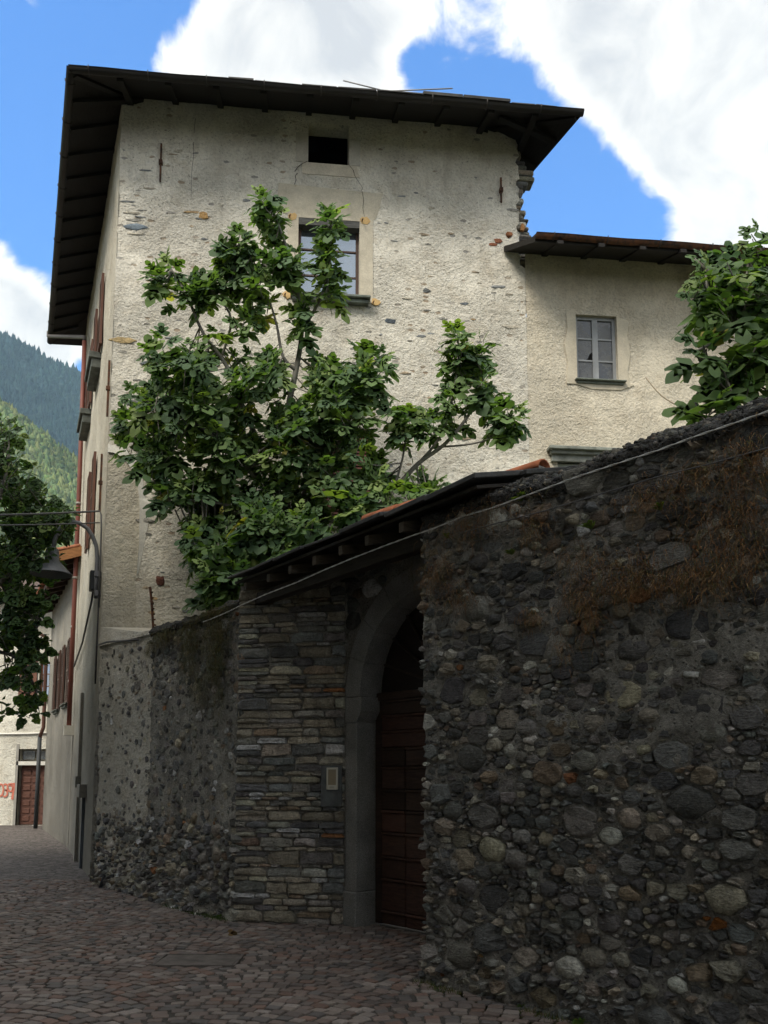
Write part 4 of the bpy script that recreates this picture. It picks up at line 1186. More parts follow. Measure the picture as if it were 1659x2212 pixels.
# ---- splayed flank of the gate, coursed flat stones
flank = thing('gate_flank_wall', 'splayed wall of coursed flat stones beside the gate pier', 'wall', rv(LV / 2, 0))
def disp_rv(U, Z):
    P = np.stack([U * 5, Z * 5, 0 * U + 2], -1); return .03 * (fbm(P, 4, 81) - .5) - .012
m = sheet(rv, -.02, LV + .03, 0, 3.72, .04, disp_rv); m.build('mortar', M_MORTAR, flank)
m = MB(); m.pbox(rv, 0, LV, 0, 3.7, -.5, -.05); m.build('core', M_MORTAR, flank)
def flank_stones():
    rng = np.random.default_rng(41); z = .0; n = 0
    while z < 3.66:
        h = rng.choice([.032, .05, .075, .10, .13], p=[.10, .23, .29, .23, .15]) * rng.uniform(.9, 1.1); u = -.03
        while u < LV:
            w = min(rng.uniform(1.3, 4.0) * h + rng.uniform(.02, .14), .38)
            if LV - (u + w) < .07: w = LV - u
            sub = 1
            if h > .095 and rng.random() < .25: sub = 2
            for q in range(sub):
                hh = h / sub; zz = z + q * hh; j = .006
                e_ = .16 * hh; dz = rng.uniform(-.15, .15) * hh
                b = [(u + .003, zz + rng.uniform(0, e_)), (u + w * .5, zz + rng.uniform(-e_ * .6, e_)), (u + w - .004, zz + dz * .5 + rng.uniform(0, e_)), (u + w - .002, zz + hh * .5),
                     (u + w - rng.uniform(.004, .12 * w), zz + hh + dz * .5 - rng.uniform(0, e_)), (u + w * rng.uniform(.35, .65), zz + hh - rng.uniform(-e_ * .6, e_)), (u + rng.uniform(.004, .12 * w), zz + hh - rng.uniform(0, e_)), (u, zz + hh * .5)]
                col = stone_col(rng, 1.6)
                if rng.random() < .28:
                    f_ = rng.uniform(.75, 1.2); col = tuple(k * f_ for k in (.40, .36, .285))
                m = MB(); chunk(m, rv, b, rng.uniform(.012, .05), col, rng, gap=.003, tilt=.25, edge=.06); m.build('stone', M_STONE, flank); n += 1
            u += w
        z += h
flank_stones()

# ================================================================== GATE
# surround of dressed granite: front faces along DG, u = 0 at the left foot
arch = thing('granite_archway', 'round-headed grey granite gate surround with projecting imposts', 'archway', gt(1.3, 0))
PWD = .19; IR = 1.10; ZS = 2.42; UC = PWD + IR; OR_ = IR + PWD
for (u0, u1) in ((0, PWD), (PWD + 2 * IR, 2 * PWD + 2 * IR)):
    m = MB(); m.pbox(gt, u0 - .03, u1 + .03 if u0 else u1 + .012, 0, .36, -.43, .02, (.2, .2, .2), .012); m.build('plinth', M_GRANITE, arch)
    m = MB(); m.pbox(gt, u0, u1, .36, ZS - .27, -.41, 0, (.2, .2, .2), .01); m.build('pier', M_GRANITE, arch)
    # impost block, chamfered on its inner side
    inner = 1 if u0 == 0 else -1; ui = u1 if u0 == 0 else u0; ue = u0 if u0 == 0 else u1
    pts = [(ue, ZS - .27), (ui, ZS - .27), (ui + .085 * inner, ZS - .15), (ui + .085 * inner, ZS), (ue, ZS)]
    if inner < 0: pts = pts[::-1]
    m = MB(); poly_prism(m, gt, pts, -.42, .004, (.2, .2, .2)); m.build('impost', M_GRANITE, arch)
nv = 9
for k in range(nv):
    a0 = math.pi - math.pi * k / nv - .0025; a1 = math.pi - math.pi * (k + 1) / nv + .0025
    m = MB(); sg = 6; ir, o_r = IR - .06, OR_
    A_ = np.linspace(a0, a1, sg + 1); ring = []
    vs = []
    for a in A_:
        for (r_, o) in ((ir, 0), (o_r, 0), (o_r, -.42), (ir, -.42)): vs.append(gt(UC + r_ * math.cos(a), ZS + r_ * math.sin(a) * 1.0 + .004, o))
    fs = []
    for i in range(sg):
        for q in range(4): fs.append((i * 4 + q, i * 4 + (q + 1) % 4, (i + 1) * 4 + (q + 1) % 4, (i + 1) * 4 + q))
    fs += [(3, 2, 1, 0), tuple(sg * 4 + q for q in range(4))]
    m.add(vs, fs, (.2, .2, .2)); m.build('voussoir', M_GRANITE, arch)
# masonry above and right of the arch
head = thing('gate_head_wall', 'shadowed rubble masonry over the gate arch under the small roof', 'wall', gt(1.3, 2.4, -.1))
m = MB(); pts = []
for a in np.linspace(math.pi, 0, 25): pts.append((UC + (OR_ - .005) * math.cos(a), ZS + (OR_ - .005) * math.sin(a)))
pts = [(0, .0), (-.01, ZS)] + pts[1:-1] + [(2 * OR_ + .01, ZS), (2 * OR_, 0), (3.1, 0), (3.1, 4.2), (-.02, 4.2), (-.02, 0)]
lo = [(UC + (OR_ - .01) * math.cos(a), ZS + (OR_ - .01) * math.sin(a)) for a in np.linspace(math.pi, 0, 25)]
vs, fs = [], []
for (u, z) in lo:
    for o in (-.03, -.3): vs.append(gt(u, z, o))
for (u, z) in lo:
    for o in (-.03, -.3): vs.append(gt(u, 4.0, o))
n = len(lo)
for i in range(n - 1):
    fs += [(2 * i, 2 * i + 2, 2 * n + 2 * i + 2, 2 * n + 2 * i), (2 * i + 1, 2 * n + 2 * i + 1, 2 * n + 2 * i + 3, 2 * i + 3), (2 * i, 2 * i + 1, 2 * i + 3, 2 * i + 2)]
m.add(vs, fs, (.3, .3, .3)); m.build('mortar', M_MORTAR, head)
m = MB(); m.pbox(gt, 2 * OR_ - .01, 3.3, 0, 4.0, -.3, -.03); m.build('mortar', M_MORTAR, head)
m = MB(); m.pbox(gt, -.25, .012, 2.3, 4.0, -.3, -.035); m.build('mortar', M_MORTAR, head)
rng = np.random.default_rng(43)
for (u, z, r, poly) in pack(2.7, 1.55, ([.09, .065, .045], [.25, .4, .35]), 1.5, 1500, None, .84, 44):
    zz = z + 2.45
    if math.hypot(u - UC, max(0, zz - ZS)) < OR_ + r * 1.3: continue
    m = MB(); dome(m, lambda a, b, o: gt(a, b + 2.45, o - .03), poly, rng.uniform(.015, .04), stone_col(rng), rng, n=9); m.build('stone', M_STONE, head)
# doors
gate = thing('wooden_gate', 'dark brown double gate of horizontal moulded boards with fan tympanum', 'gate', gt(UC, 0, -.3))
DO = -.26
def gd(u, z, o=0): return gt(PWD + u, z, DO + o)
DC = (.060, .037, .027)
m = MB(); m.pbox(gd, -.06, 2 * IR + .06, .03, 3.55, -.10, -.04, (.025, .017, .014)); m.build('backing', M_WOOD, gate)
zb = [.03, .17, .50, .73, .98, 1.21, 1.43, 1.67, 1.87, 2.05, 2.22, 2.38]
rng = np.random.default_rng(45)
for half in (0, 1):
    x0 = half * IR; 
    st = MB(); st.pbox(gd, x0 + .012, x0 + .12, .03, 2.38, -.045, .004, tuple(k * .8 for k in DC), .006); st.build('stile', M_WOOD, gate)
    for i in range(len(zb) - 1):
        segs = [(x0 + .125, x0 + .50), (x0 + .505, x0 + IR - .012)] if 0 < i < 8 else [(x0 + .125, x0 + IR - .012)]
        if i == 0: segs = [(x0 + .125, x0 + .50), (x0 + .505, x0 + IR - .012)]
        for (a, b) in segs:
            f = rng.uniform(.7, 1.35); c = (DC[0] * f * rng.uniform(1, 1.3), DC[1] * f, DC[2] * f)
            m = MB(); m.pbox(gd, a, b, zb[i] + .006, zb[i + 1] - .022, -.045, .012, c, .01); brd = m.build('board', M_WOOD, gate)
            m = MB(); m.pbox(gd, a, b, zb[i + 1] - .024, zb[i + 1] + .002, -.045, .028, tuple(k * 1.15 for k in c), .007); m.build('moulding', M_WOOD, brd)
m = MB(); m.pbox(gd, 0.0, 2 * IR, 2.385, 2.47, -.05, .03, DC, .01); m.build('transom', M_WOOD, gate)
for k in range(1, 10):
    a = math.pi * k / 10
    m = MB(); p0 = np.array(gd(IR + .16 * math.cos(a), 2.47 + .16 * math.sin(a), -.01)); p1 = np.array(gd(IR + .99 * math.cos(a), 2.47 + .99 * math.sin(a), -.01))
    m.tube([p0, p1], .017, 6, (.045, .03, .024), smooth=False); m.build('fan_rib', M_WOOD, gate)
c = np.array(gd(.92, 1.53, .03)); m = MB(); m.tube([c + .055 * (np.array([*DG, 0]) * math.cos(a) + np.array([0, 0, 1]) * math.sin(a)) for a in np.linspace(0, 2 * math.pi, 17)], .009, 6, (.03, .03, .03)); m.build('ring_handle', M_IRON, gate)
# paving threshold under the gate handled by the street sheet
# ---- little roof over the gate, in line with the walls
canopy = thing('gate_roof', 'small dark slab roof on timber rafters sheltering the gate', 'roof', (*((A + B) / 2), 3.6))
DAB = (A - B) / np.linalg.norm(A - B); LAB = float(np.linalg.norm(A - B)); NAB = np.array([DAB[1], -DAB[0]])
if NAB[1] > 0: NAB = -NAB
def cn(u, z, o=0): p = B + DAB * u + NAB * o; return (p[0], p[1], z)
CS = math.tan(R(14)); CZ = 3.80
def cslab(u0, u1, o0, o1, z, th, col, bev=.004, jit=0):
    m = MB(); c = np.array(cn((u0 + u1) / 2, z, (o0 + o1) / 2)); ax = np.array([*(DAB * (u1 - u0) / 2), jit]); ay = np.array([*(-NAB * abs(o1 - o0) / 2), abs(o1 - o0) / 2 * CS])
    m.obox(c, ax, ay, (0, 0, th / 2), col, bev); return m
# boarding
cslab(.06, LAB + .80, .12, -1.75, CZ - .06 + .9 * CS, .03, (.03, .025, .02)).build('boarding', M_WOOD, canopy)
rng = np.random.default_rng(47)
for row in range(4):
    u = .02; o0 = .18 - row * .48
    while u < LAB + .85:
        w = rng.uniform(.35, .75); w = min(w, LAB + .92 - u); oo = o0 + rng.uniform(-.03, .03); dep = .58
        if w < .1: break
        zc = CZ - .025 + (.20 - (oo - dep / 2)) * CS + row * .004 + rng.uniform(0, .012)
        cslab(u, u + w - .008, oo, oo - dep, zc, rng.uniform(.025, .045), grey(rng, .05), .006, rng.uniform(-.012, .012)).build('roof_slab', M_SLATE, canopy); u += w
for k, x in enumerate((548, 598, 645, 697, 755, 812, 887)):
    p = on_v(x, 1215, A, DAB); u = (p[:2] - B) @ DAB
    m = MB(); c = np.array(cn(u, CZ - .135 + .45 * CS, -.40)); m.obox(c, (*(DAB * .032), 0), np.array([*(-NAB * .5), .5 * CS]), (0, 0, .045), (.085, .068, .05), .006); m.build('rafter', M_WOOD, canopy)
m = MB(); m.pbox(cn, -.1, LAB + .3, CZ - .30, CZ - .17, -.22, -.10, (.04, .032, .026), .008); m.build('beam', M_WOOD, canopy)
m = MB(); m.pbox(cn, LAB * .0 - .05, .07, 3.45, CZ - .18, -.5, -.06, (.25, .25, .24)); m.build('bed_block', M_MORTAR, canopy)
# terracotta ridge tiles
def barrel(p0, p1, r0, r1, upv, n=9):
    p0, p1 = Vector(p0), Vector(p1); d = (p1 - p0).normalized(); s = d.cross(Vector(upv)).normalized(); u = s.cross(d)
    vs, fs = [], []
    for (p, r) in ((p0, r0), (p1, r1)):
        for rr in (r, r - .014):
            for k in range(n):
                a = math.pi * k / (n - 1); vs.append(p + s * (math.cos(a) * rr) + u * (math.sin(a) * rr))
    for k in range(n - 1):
        fs += [(k, k + 1, 2 * n + k + 1, 2 * n + k), (n + k, 3 * n + k, 3 * n + k + 1, n + k + 1), (k, n + k, n + k + 1, k + 1), (2 * n + k, 2 * n + k + 1, 3 * n + k + 1, 3 * n + k)]
    fs += [(0, 2 * n, 3 * n, n), (n - 1, 2 * n - 1, 4 * n - 1, 3 * n - 1)]
    return vs, fs
PR = on_v(1176, 1012, A - NR * .75, DR); PL = on_v(1010, 1062, A - NR * .75, DR)
vec = (PR - PL); L_ = np.linalg.norm(vec); vec = vec / L_
for k in range(5):
    a = PR - vec * (.46 * k); b = PR - vec * (.46 * (k + 1) + .05); zz = -.004 * k
    vs, fs = barrel(a + np.array([0, 0, .0]), b + np.array([0, 0, .008]), .085, .072, (0, 0, 1)); m = MB(); f = [1, .85, 1.1, .9, 1][k]; m.add(vs, fs, (.42 * f, .15 * f, .075 * f), True); m.build('ridge_tile', M_CLAY, canopy)
m = MB(); m.obox(PR - vec * .35 + np.array([0, 0, -.04]), vec * .34, np.array([*NR, 0]) * .06, (0, 0, .06), (.35, .33, .30)); m.build('ridge_bedding', M_MORTAR_PALE, canopy)
# ---- intercom
pi = on_v(722, 1681, B, DV); iu = (pi[:2] - B) @ DV; iz = pi[2]
ic = thing('intercom_panel', 'cream intercom panel with beige screen on slate beside the gate pier', 'intercom', rv(iu, iz, .02))
def rvi(u, z, o=0.0): return rv(u, z, o + .04)
m = MB(); m.pbox(rvi, iu - .13, iu + .10, iz - .30, iz + .14, -.06, .022, (.12, .13, .13), .004); m.build('slate_backing', M_SLATE, ic)
m = MB(); hw, hh = .062, .118
m.pbox(rvi, iu - hw, iu - hw + .018, iz - hh, iz + hh, .02, .052, (.62, .60, .52), .004); m.pbox(rvi, iu + hw - .018, iu + hw, iz - hh, iz + hh, .02, .052, (.62, .60, .52), .004)
m.pbox(rvi, iu - hw + .018, iu + hw - .018, iz + hh - .02, iz + hh, .02, .051, (.62, .60, .52)); m.pbox(rvi, iu - hw + .018, iu + hw - .018, iz - hh, iz - hh + .05, .02, .051, (.60, .58, .50)); m.build('frame', M_PLAIN, ic)
m = MB(); m.pbox(rvi, iu - hw + .018, iu + hw - .018, iz - hh + .05, iz + hh - .02, .02, .040, (.30, .25, .17)); m.build('screen', M_PLAIN, ic)
m = MB(); m.pbox(rvi, iu - .025, iu + .025, iz - hh + .015, iz - hh + .035, .05, .056, (.45, .43, .36)); m.build('button', M_PLAIN, ic)

# ================================================================== NEIGHBOURS
# ---- unseen house across the street, added behind the camera to shade the street
opp = thing('unseen_shade_house', 'unseen tall plastered house added across the street for its shade', 'house', (*(A + NR * 6), 0))
def op(u, z, o=0): p = A + NR * (5.75 - o) + DR * u; return (p[0], p[1], z)
m = MB(); m.pbox(op, -11.5, 9, 0, 12.3, -7, 0, (.35, .33, .29)); m.build('wall', M_PLASTER_NBR, opp)
m = MB(); c0 = np.array(op(.25, 12.3, .7)); 
m.add([op(-12, 12.3, .8), op(9.5, 12.3, .8), op(9.5, 14.6, -3.5), op(-12, 14.6, -3.5), op(9.5, 12.3, -7.8), op(-12, 12.3, -7.8)], [(0, 1, 2, 3), (3, 2, 4, 5), (0, 3, 5), (1, 4, 2), (0, 5, 4, 1)], (.05, .05, .05)); m.build('roof', M_SLATE, opp)
for u in (-6.5, -3.5, .2, 3.2, 6.4):
    for z in (3.6, 6.7, 9.7):
        wq = MB(); wq.pbox(op, u - .5, u + .5, z, z + 1.4, -.02, .03, (.3, .29, .27)); wo = wq.build('window', M_PAINT, opp)
        wq = MB(); wq.pbox(op, u - .42, u + .42, z + .08, z + 1.32, .028, .034, (.05, .05, .05)); wq.build('pane', M_GLASS, wo)
wq = MB(); wq.pbox(op, -1.6, -.5, .02, 2.3, -.02, .04, (.09, .05, .035)); wq.build('door', M_WOOD, opp)
# ---- low house further along the street
N0 = np.array(sd(SL - .05, 0)[:2]) - NS * .02; N1 = np.array([-9.94, 25.97]); DN = (N1 - N0); LN = float(np.linalg.norm(DN)); DN /= LN
NN = np.array([-DN[1], DN[0]]); NN = NN if NN[0] < 0 else -NN
def nb(u, z, o=0): p = N0 + DN * u + NN * o; return (p[0], p[1], z)
nbr = thing('street_house', 'low grey plastered house with brown louvred shutters and deep eaves', 'house', nb(3, 0))
NH = 6.2
N_HOLES = [(1.6, 2.4, 3.25, 4.75), (3.9, 4.7, 3.25, 4.75)]
m = sheet(nb, 0, LN, 0, NH + .35, .12, lambda U, Z: .03 * (fbm(np.stack([U * 2, Z * 2, 0 * U + 7], -1), 4, 91) - .5), holes=N_HOLES); reveals(m, nb, N_HOLES, .25); m.build('wall', M_PLASTER_NBR, nbr)
slabwall(N0 + DN * .1 - NN * .3 , N0 + DN * .1 - NN * 6, 0, NH + .1, .25).build('wall', M_PLASTER_NBR, nbr)
slabwall(N1 - DN * .15 - NN * .1, N1 - DN * .15 - NN * 6, 0, NH + .1, .25).build('wall', M_PLASTER_NBR, nbr)
for (a, b, c, d) in N_HOLES:
    window(nbr, nb, (a, b, c, d), -.15, (.10, .06, .04), 2, 3, M_GLASS)
    louvre(nbr, nb, a - .45, a - .01, c, d, .03, (.075, .038, .028)); louvre(nbr, nb, b + .01, b + .45, c, d, .03, (.075, .038, .028))
    sill(nbr, nb, a - .1, b + .1, c, .12)
rp = MB(); ez = NH + .1; ov = .5; th = .12; rs = math.tan(R(20))
q = [nb(-.25, ez, ov), nb(LN + .5, ez, ov), nb(LN + .5, ez + (ov + 3.5) * rs, -3.5), nb(-.25, ez + (ov + 3.5) * rs, -3.5), nb(LN + .5, ez, -8), nb(-.25, ez, -8)]
vs = q + [(x, y, z + th) for x, y, z in q]
rp.add(vs, [(3, 2, 1, 0), (6, 7, 8, 9), (5, 4, 2, 3), (9, 8, 10, 11), (0, 1, 7, 6), (0, 6, 9, 3), (3, 9, 11, 5), (1, 2, 8, 7), (2, 4, 10, 8)], (.045, .032, .024)); nroof = rp.build('roof', M_WOOD, nbr)
m = MB(); c = (np.array(nb(-.27, ez + .02, ov)) + np.array(nb(-.27, ez + .02 + (ov + .6) * rs, -.6))) / 2; m.obox(c, (np.array(nb(-.27, ez + .02 + (ov + .6) * rs, -.6)) - np.array(nb(-.27, ez + .02, ov))) / 2, np.array([*DN, 0]) * .03, (0, 0, .11), (.32, .15, .06)); m.build('bargeboard', M_WOOD, nroof)
for k in range(11):
    u = .25 + k * .68; m = MB(); c = np.array(nb(u, ez - .05 + .6 * rs, ov - .6)); m.obox(c, np.array([*(-NN * .6), .6 * rs]), np.array([*DN, 0]) * .05, (0, 0, .06), (.06, .035, .024)); m.build('rafter', M_WOOD, nroof)
rng = np.random.default_rng(50)
for k in range(36):
    u = -.2 + k * .22; m = MB(); vs, fs = barrel(nb(u, ez + th + .0, ov + .08), nb(u, ez + th + .5 * rs, ov - .45), .09, .075, (0, 0, 1), 7); f = rng.uniform(.6, 1.1); m.add(vs, fs, (.34 * f, .14 * f, .08 * f), True); m.build('roof_tile', M_CLAY, nroof)
m = MB(); m.tube([nb(LN - .1, 6.0, .9), nb(LN - .1, 5.6, .12), nb(LN - .1, 2.95, .1), nb(LN + .02, 2.65, .18)], .055, 9, (.12, .055, .04)); m.build('downpipe', M_PAINT, nbr)
m = MB(); m.tube([nb(LN + .02, 2.68, .18), nb(LN + .02, .02, .18)], .06, 9, (.035, .04, .045)); m.build('downpipe', M_PAINT, nbr)
# ---- cream house closing the street
FY = 27.8
def fh(u, z, o=0): return (u, FY - o, z)
far = thing('cream_house', 'pale cream house across the end of the street with brown panelled door', 'house', fh(-12, 0))
def fpx(x): return at_y(x, 1700, FY)[0]
def fz(y): return at_y(50, y, FY)[2]
d0, d1 = fpx(38), fpx(38) + 1.35
F2 = [(d0, d1, 0.0, fz(1617)), (fpx(74), fpx(74) + 1.05, fz(1508), fz(1445) + .25)]
m = sheet(fh, -26, -6, 0, 7.3, .25, lambda U, Z: .02 * (fbm(np.stack([U, Z, 0 * U], -1), 3, 95) - .5), holes=F2); reveals(m, fh, F2, .25); m.build('wall', M_PLASTER_FAR, far)
m = MB(); m.pbox(fh, -26, -6, 0, 7.2, -7, -.3, (.5, .5, .5)); m.build('wall_body', M_PLASTER_FAR, far)
m = MB(); zl = fz(1648)
m.pbox(fh, d0 + .05, d1, .02, zl - .06, -.22, -.16, (.10, .045, .032)); dr = m.build('door', M_WOOD, far)
for i in range(4):
    for j in range(7):
        if zl < .4: break
        u0 = d0 + .12 + i * .30; z0 = .12 + j * (zl - .25) / 7
        m = MB(); m.pbox(fh, u0, u0 + .24, z0, z0 + (zl - .25) / 7 - .07, -.165, -.14, (.12, .055, .04), .012); m.build('panel', M_WOOD, dr)
m = MB(); m.pbox(fh, d0 - .06, d1 + .06, zl - .06, zl + .06, -.2, .02, (.72, .70, .64)); m.build('lintel', M_PATCH, far)
m = MB(); m.pbox(fh, d0 - .08, d0, 0, zl + .6, -.1, .02, (.34, .33, .30)); m.build('jamb', M_PATCH, far)
for i in range(3):
    m = MB(); m.pbox(fh, d0 + .06 + i * .43, d0 + .44 + i * .43, zl + .12, F2[0][3] - .06, -.2, -.17, (.1, .1, .1)); m.build('transom_pane', M_GLASS_DIRTY, far)
w = window(far, fh, F2[1], -.12, (.16, .075, .04), 2, 3, M_GLASS_BRIGHT, .07, .08)
sill(far, fh, F2[1][0] - .15, F2[1][1] + .15, F2[1][2], .12, (.35, .33, .28))
m = MB(); m.pbox(fh, F2[1][0] - .62, F2[1][0] - .06, F2[1][2] + .02, F2[1][3], .01, .05, (.16, .07, .045)); m.build('shutter', M_PAINT, far)
m = MB(); m.pbox(fh, F2[1][1] + .06, F2[1][1] + .62, F2[1][2] + .02, F2[1][3], .01, .05, (.16, .07, .045)); m.build('shutter', M_PAINT, far)
m = MB(); m.tube([fh(-26, fz(1590), .03), fh(-16, fz(1588), .03), fh(fpx(60), fz(1584), .03), fh(fpx(110), fz(1582), .03)], .03, 6, (.8, .78, .72)); m.build('cable', M_PLAIN, far)
m = MB(); m.add([fh(-27, 7.25, .8), fh(-5, 7.25, .8), fh(-5, 8.7, -4), fh(-27, 8.7, -4), fh(-5, 7.25, -8), fh(-27, 7.25, -8)], [(0, 1, 2, 3), (3, 2, 4, 5), (0, 3, 5), (1, 4, 2), (0, 5, 4, 1)], (.09, .06, .045)); m.build('roof', M_SLATE, far)
# red painted numerals on the cream wall
def stroke(pts, w=.05, col=(.62, .20, .14)):
    m = MB()
    P_ = [np.array(p) for p in pts]
    L1, L2 = [], []
    for i, p in enumerate(P_):
        t = P_[min(i + 1, len(P_) - 1)] - P_[max(0, i - 1)]; t = t / (np.linalg.norm(t) + 1e-9); n = np.array([-t[1], t[0]]) * w / 2
        L1.append(p + n); L2.append(p - n)
    n = len(P_); vs = [fh(a[0], a[1], .024) for a in L1] + [fh(a[0], a[1], .024) for a in L2]
    m.add(vs, [(i, i + 1, n + i + 1, n + i) for i in range(n - 1)], col); m.build('painted_numeral', M_DRY, far)
gx = lambda x: fpx(x); gz = lambda y: fz(y)
ell = lambda cx, cy, rx, ry, a0, a1, n=12: [(gx(cx + rx * math.cos(a)), gz(cy + ry * math.sin(a))) for a in np.linspace(a0, a1, n)]
stroke(ell(3, 1706, 6, 13, 0, 2 * math.pi, 15)); stroke(ell(13, 1700, 5, 7, -2.4, 1.5) + ell(13, 1713, 5, 7, -1.5, 2.4))
stroke([(gx(19), gz(1694)), (gx(32), gz(1692)), (gx(31), gz(1705)), (gx(29), gz(1726))], .07); stroke(ell(24, 1702, 5, 7, -2, 3, 9), .05)

# ================================================================== STREET LAMP, CABLES
lamp = thing('street_lamp', 'dark grey bell-shaped street lamp on curved wall arm at the house corner', 'lamp', sd(.45, 5.0, .0))
IRN = (.17, .175, .19)
LT = .42
def lp(x, y, t=LT):     # a point in the vertical plane through the lamp, square to the wall
    return on_v(x, y, np.array(sd(t, 0)[:2]), NS)
postb, postt = lp(208, 1292), lp(211, 1205)
postb[:2] = postt[:2]
arcp = [lp(*q) for q in ((211, 1205), (209, 1180), (202, 1160), (190, 1141), (172, 1129), (155, 1126), (138, 1133), (126, 1147), (119, 1166), (116, 1183))]
for p in arcp: pass
m = MB(); m.tube([postb] + [postb * .5 + postt * .5] + arcp, .033, 10, IRN); m.build('arm', M_IRON, lamp)
for y in (1240, 1282):
    p = lp(209, y); z = p[2]; o = (p[:2] - np.array(sd(LT, 0)[:2])) @ NS
    m = MB(); m.pbox(sd, LT - .05, LT + .05, z - .045, z + .045, -.01, o + .03, IRN, .006); m.build('bracket', M_IRON, lamp)
hc = lp(114, 1183); cz = hc[2]
rim = .315
m = MB(); prof = [(.03, .02), (.06, .0), (.09, -.02), (.105, -.07), (.107, -.19), (.115, -.20), (.118, -.215), (.2, -.30), (.265, -.37), (rim, -.415), (rim + .004, -.43), (rim - .004, -.432), (rim - .012, -.42), (.19, -.31), (.11, -.225), (.0, -.22)]
m.lathe((hc[0], hc[1], cz), prof, 28, IRN); m.build('shade', M_IRON, lamp)
m = MB(); m.lathe((hc[0], hc[1], cz), [(.0, -.24), (.05, -.25), (.06, -.30), (.045, -.35), (0, -.37)], 14, (.7, .7, .66)); m.build('bulb', M_PLAIN, lamp)
m = MB(); p = lp(203, 1252); o = .12; m.pbox(sd, LT + .10, LT + .30, p[2] - .14, p[2] + .18, .0, .16, (.03, .032, .036), .01); m.build('junction_box', M_IRON, lamp)
def cable(name, label, pts, r, col, n=6, matl=None, twist=False):
    m = MB()
    if twist:
        P_ = [np.array(p) for p in pts]; out = []
        for i in range(len(P_) - 1):
            k = max(2, int(np.linalg.norm(P_[i + 1] - P_[i]) / .035))
            for q in range(k): out.append(P_[i] * (1 - q / k) + P_[i + 1] * (q / k))
        out.append(P_[-1])
        for ph in (0, math.pi):
            m.tube([p + r * .9 * np.array([math.cos(i * .9 + ph) * .5, math.cos(i * .9 + ph) * .5, math.sin(i * .9 + ph)]) for i, p in enumerate(out)], r, n, col)
    else: m.tube(pts, r, n, col)
    return prop(m.build(name, matl or M_PLAIN), label, 'cable')
def sag(a, b, s, n=16): 
    a, b = np.array(a), np.array(b); return [a * (1 - t) + b * t - np.array([0, 0, 4 * s * t * (1 - t)]) for t in np.linspace(0, 1, n)]
hk = np.array(sd(.30, 5.78, .07))
cable('overhead_cable', 'upper overhead cable running from the house corner across the street', sag(at_y(-420, 1108, 11.0), hk, .05) + [np.array(sd(.24, 5.70, .05)), np.array(sd(.22, 5.45, .04)), np.array(sd(.22, 4.9, .04)), np.array(sd(.22, 4.2, .035))], .016, (.12, .12, .12))
cable('overhead_cable', 'lower overhead cable running from the house corner across the street', sag(at_y(-420, 1124, 11.0), np.array(sd(.34, 5.60, .06)), .05), .011, (.15, .15, .15))
cable('wall_cable', 'dark cables hanging in a loop from the lamp along the street-side wall', [np.array(sd(LT + .15, 5.05, .05)), np.array(sd(1.6, 4.55, .05)), np.array(sd(3.6, 4.1, .05)), np.array(sd(5.9, 3.9, .06))], .018, (.03, .03, .03))
cable('wall_conduit', 'thin dark vertical conduit down the corner of the tall house', [np.array(sd(.34, 5.1, .03)), np.array(sd(.33, 3.95, .03)), np.array(sd(.33, 3.0, .03))], .014, (.06, .06, .065))
# pale twisted cable along the courtyard wall
def wp(x, y, fn_p, d, o=0.05): return on_v(x, y, fn_p, d)
pts = [wp(x, y, B + NL * .08, DL) for x, y in ((212, 1393), (232, 1386), (262, 1384), (300, 1381))]
cable('ledge_cable', 'dark cable lying along the ledge at the foot of the tall house front', pts, .014, (.10, .10, .10))
pts = [on_v(x, y, B + NL * .10, DL) for x, y in ((440, 1343), (480, 1327))] + [on_v(x, y, A + NR * .06, (B - A) / np.linalg.norm(B - A)) for x, y in ((530, 1303), (575, 1283), (640, 1258), (700, 1231), (760, 1206), (830, 1179), (890, 1157))] + [on_v(x, y, A + NR * .09, DR) for x, y in ((940, 1140), (1000, 1115), (1060, 1098), (1150, 1065), (1240, 1032), (1330, 1002), (1420, 973), (1500, 943), (1580, 916), (1659, 888), (1760, 850))]
cable('twisted_cable', 'pale twisted cable strung along the rubble wall and under the gate roof', pts, .0038, (.66, .66, .64), 5, twist=True)
pts = [on_v(x, y, A + NR * .10, DR) for x, y in ((1000, 1150), (1080, 1128), (1180, 1102), (1300, 1066), (1420, 1030), (1540, 1000), (1700, 955))]
cable('thin_wire', 'thin grey wire sagging across the upper rubble wall under the twisted cable', pts, .005, (.14, .14, .145), 5)
# rusty stub of a bar on the left wall
pb_ = on_v(333, 1350, B + NL * -.1, DL); pt_ = on_v(325, 1268, B + NL * -.1, DL)
rb = thing('rusty_post', 'short rusty notched iron bar standing on the mossy wall', 'iron bar', tuple(pb_))
m = MB(); m.tube([pb_ - np.array([0, 0, .12]), pb_ * .5 + pt_ * .5, pt_], .02, 6, smooth=False); bar_o = m.build('bar', M_RUST, rb)
for k in range(7):
    p = pb_ * (1 - k / 7) + pt_ * (k / 7); m = MB(); m.obox(p + np.array([*(DL * -.022), .0]), (*(DL * .012), 0), (*(NL * .02), 0), (0, 0, .010)); m.build('tooth', M_RUST, rb)
# iron guard at the foot of the wall
gp = on_z(225, 1917)
gi = thing('iron_guard_post', 'short bent black iron guard leaning on the foot of the wall at the corner', 'post', tuple(gp))
q = gp + np.array([NL[0] * .05, NL[1] * .05, 0])
m = MB(); m.tube([q, q + np.array([.04, .05, .16]), q + np.array([.09, .12, .30]), q + np.array([.16, .2, .33])], .03, 8, (.02, .022, .028)); m.build('post', M_IRON, gi)
m = MB(); m.obox(q + np.array([.11, .12, .30]), (.05, .02, 0), (-.02, .05, 0), (0, 0, .06), (.02, .022, .03), .01); m.build('head', M_IRON, gi)
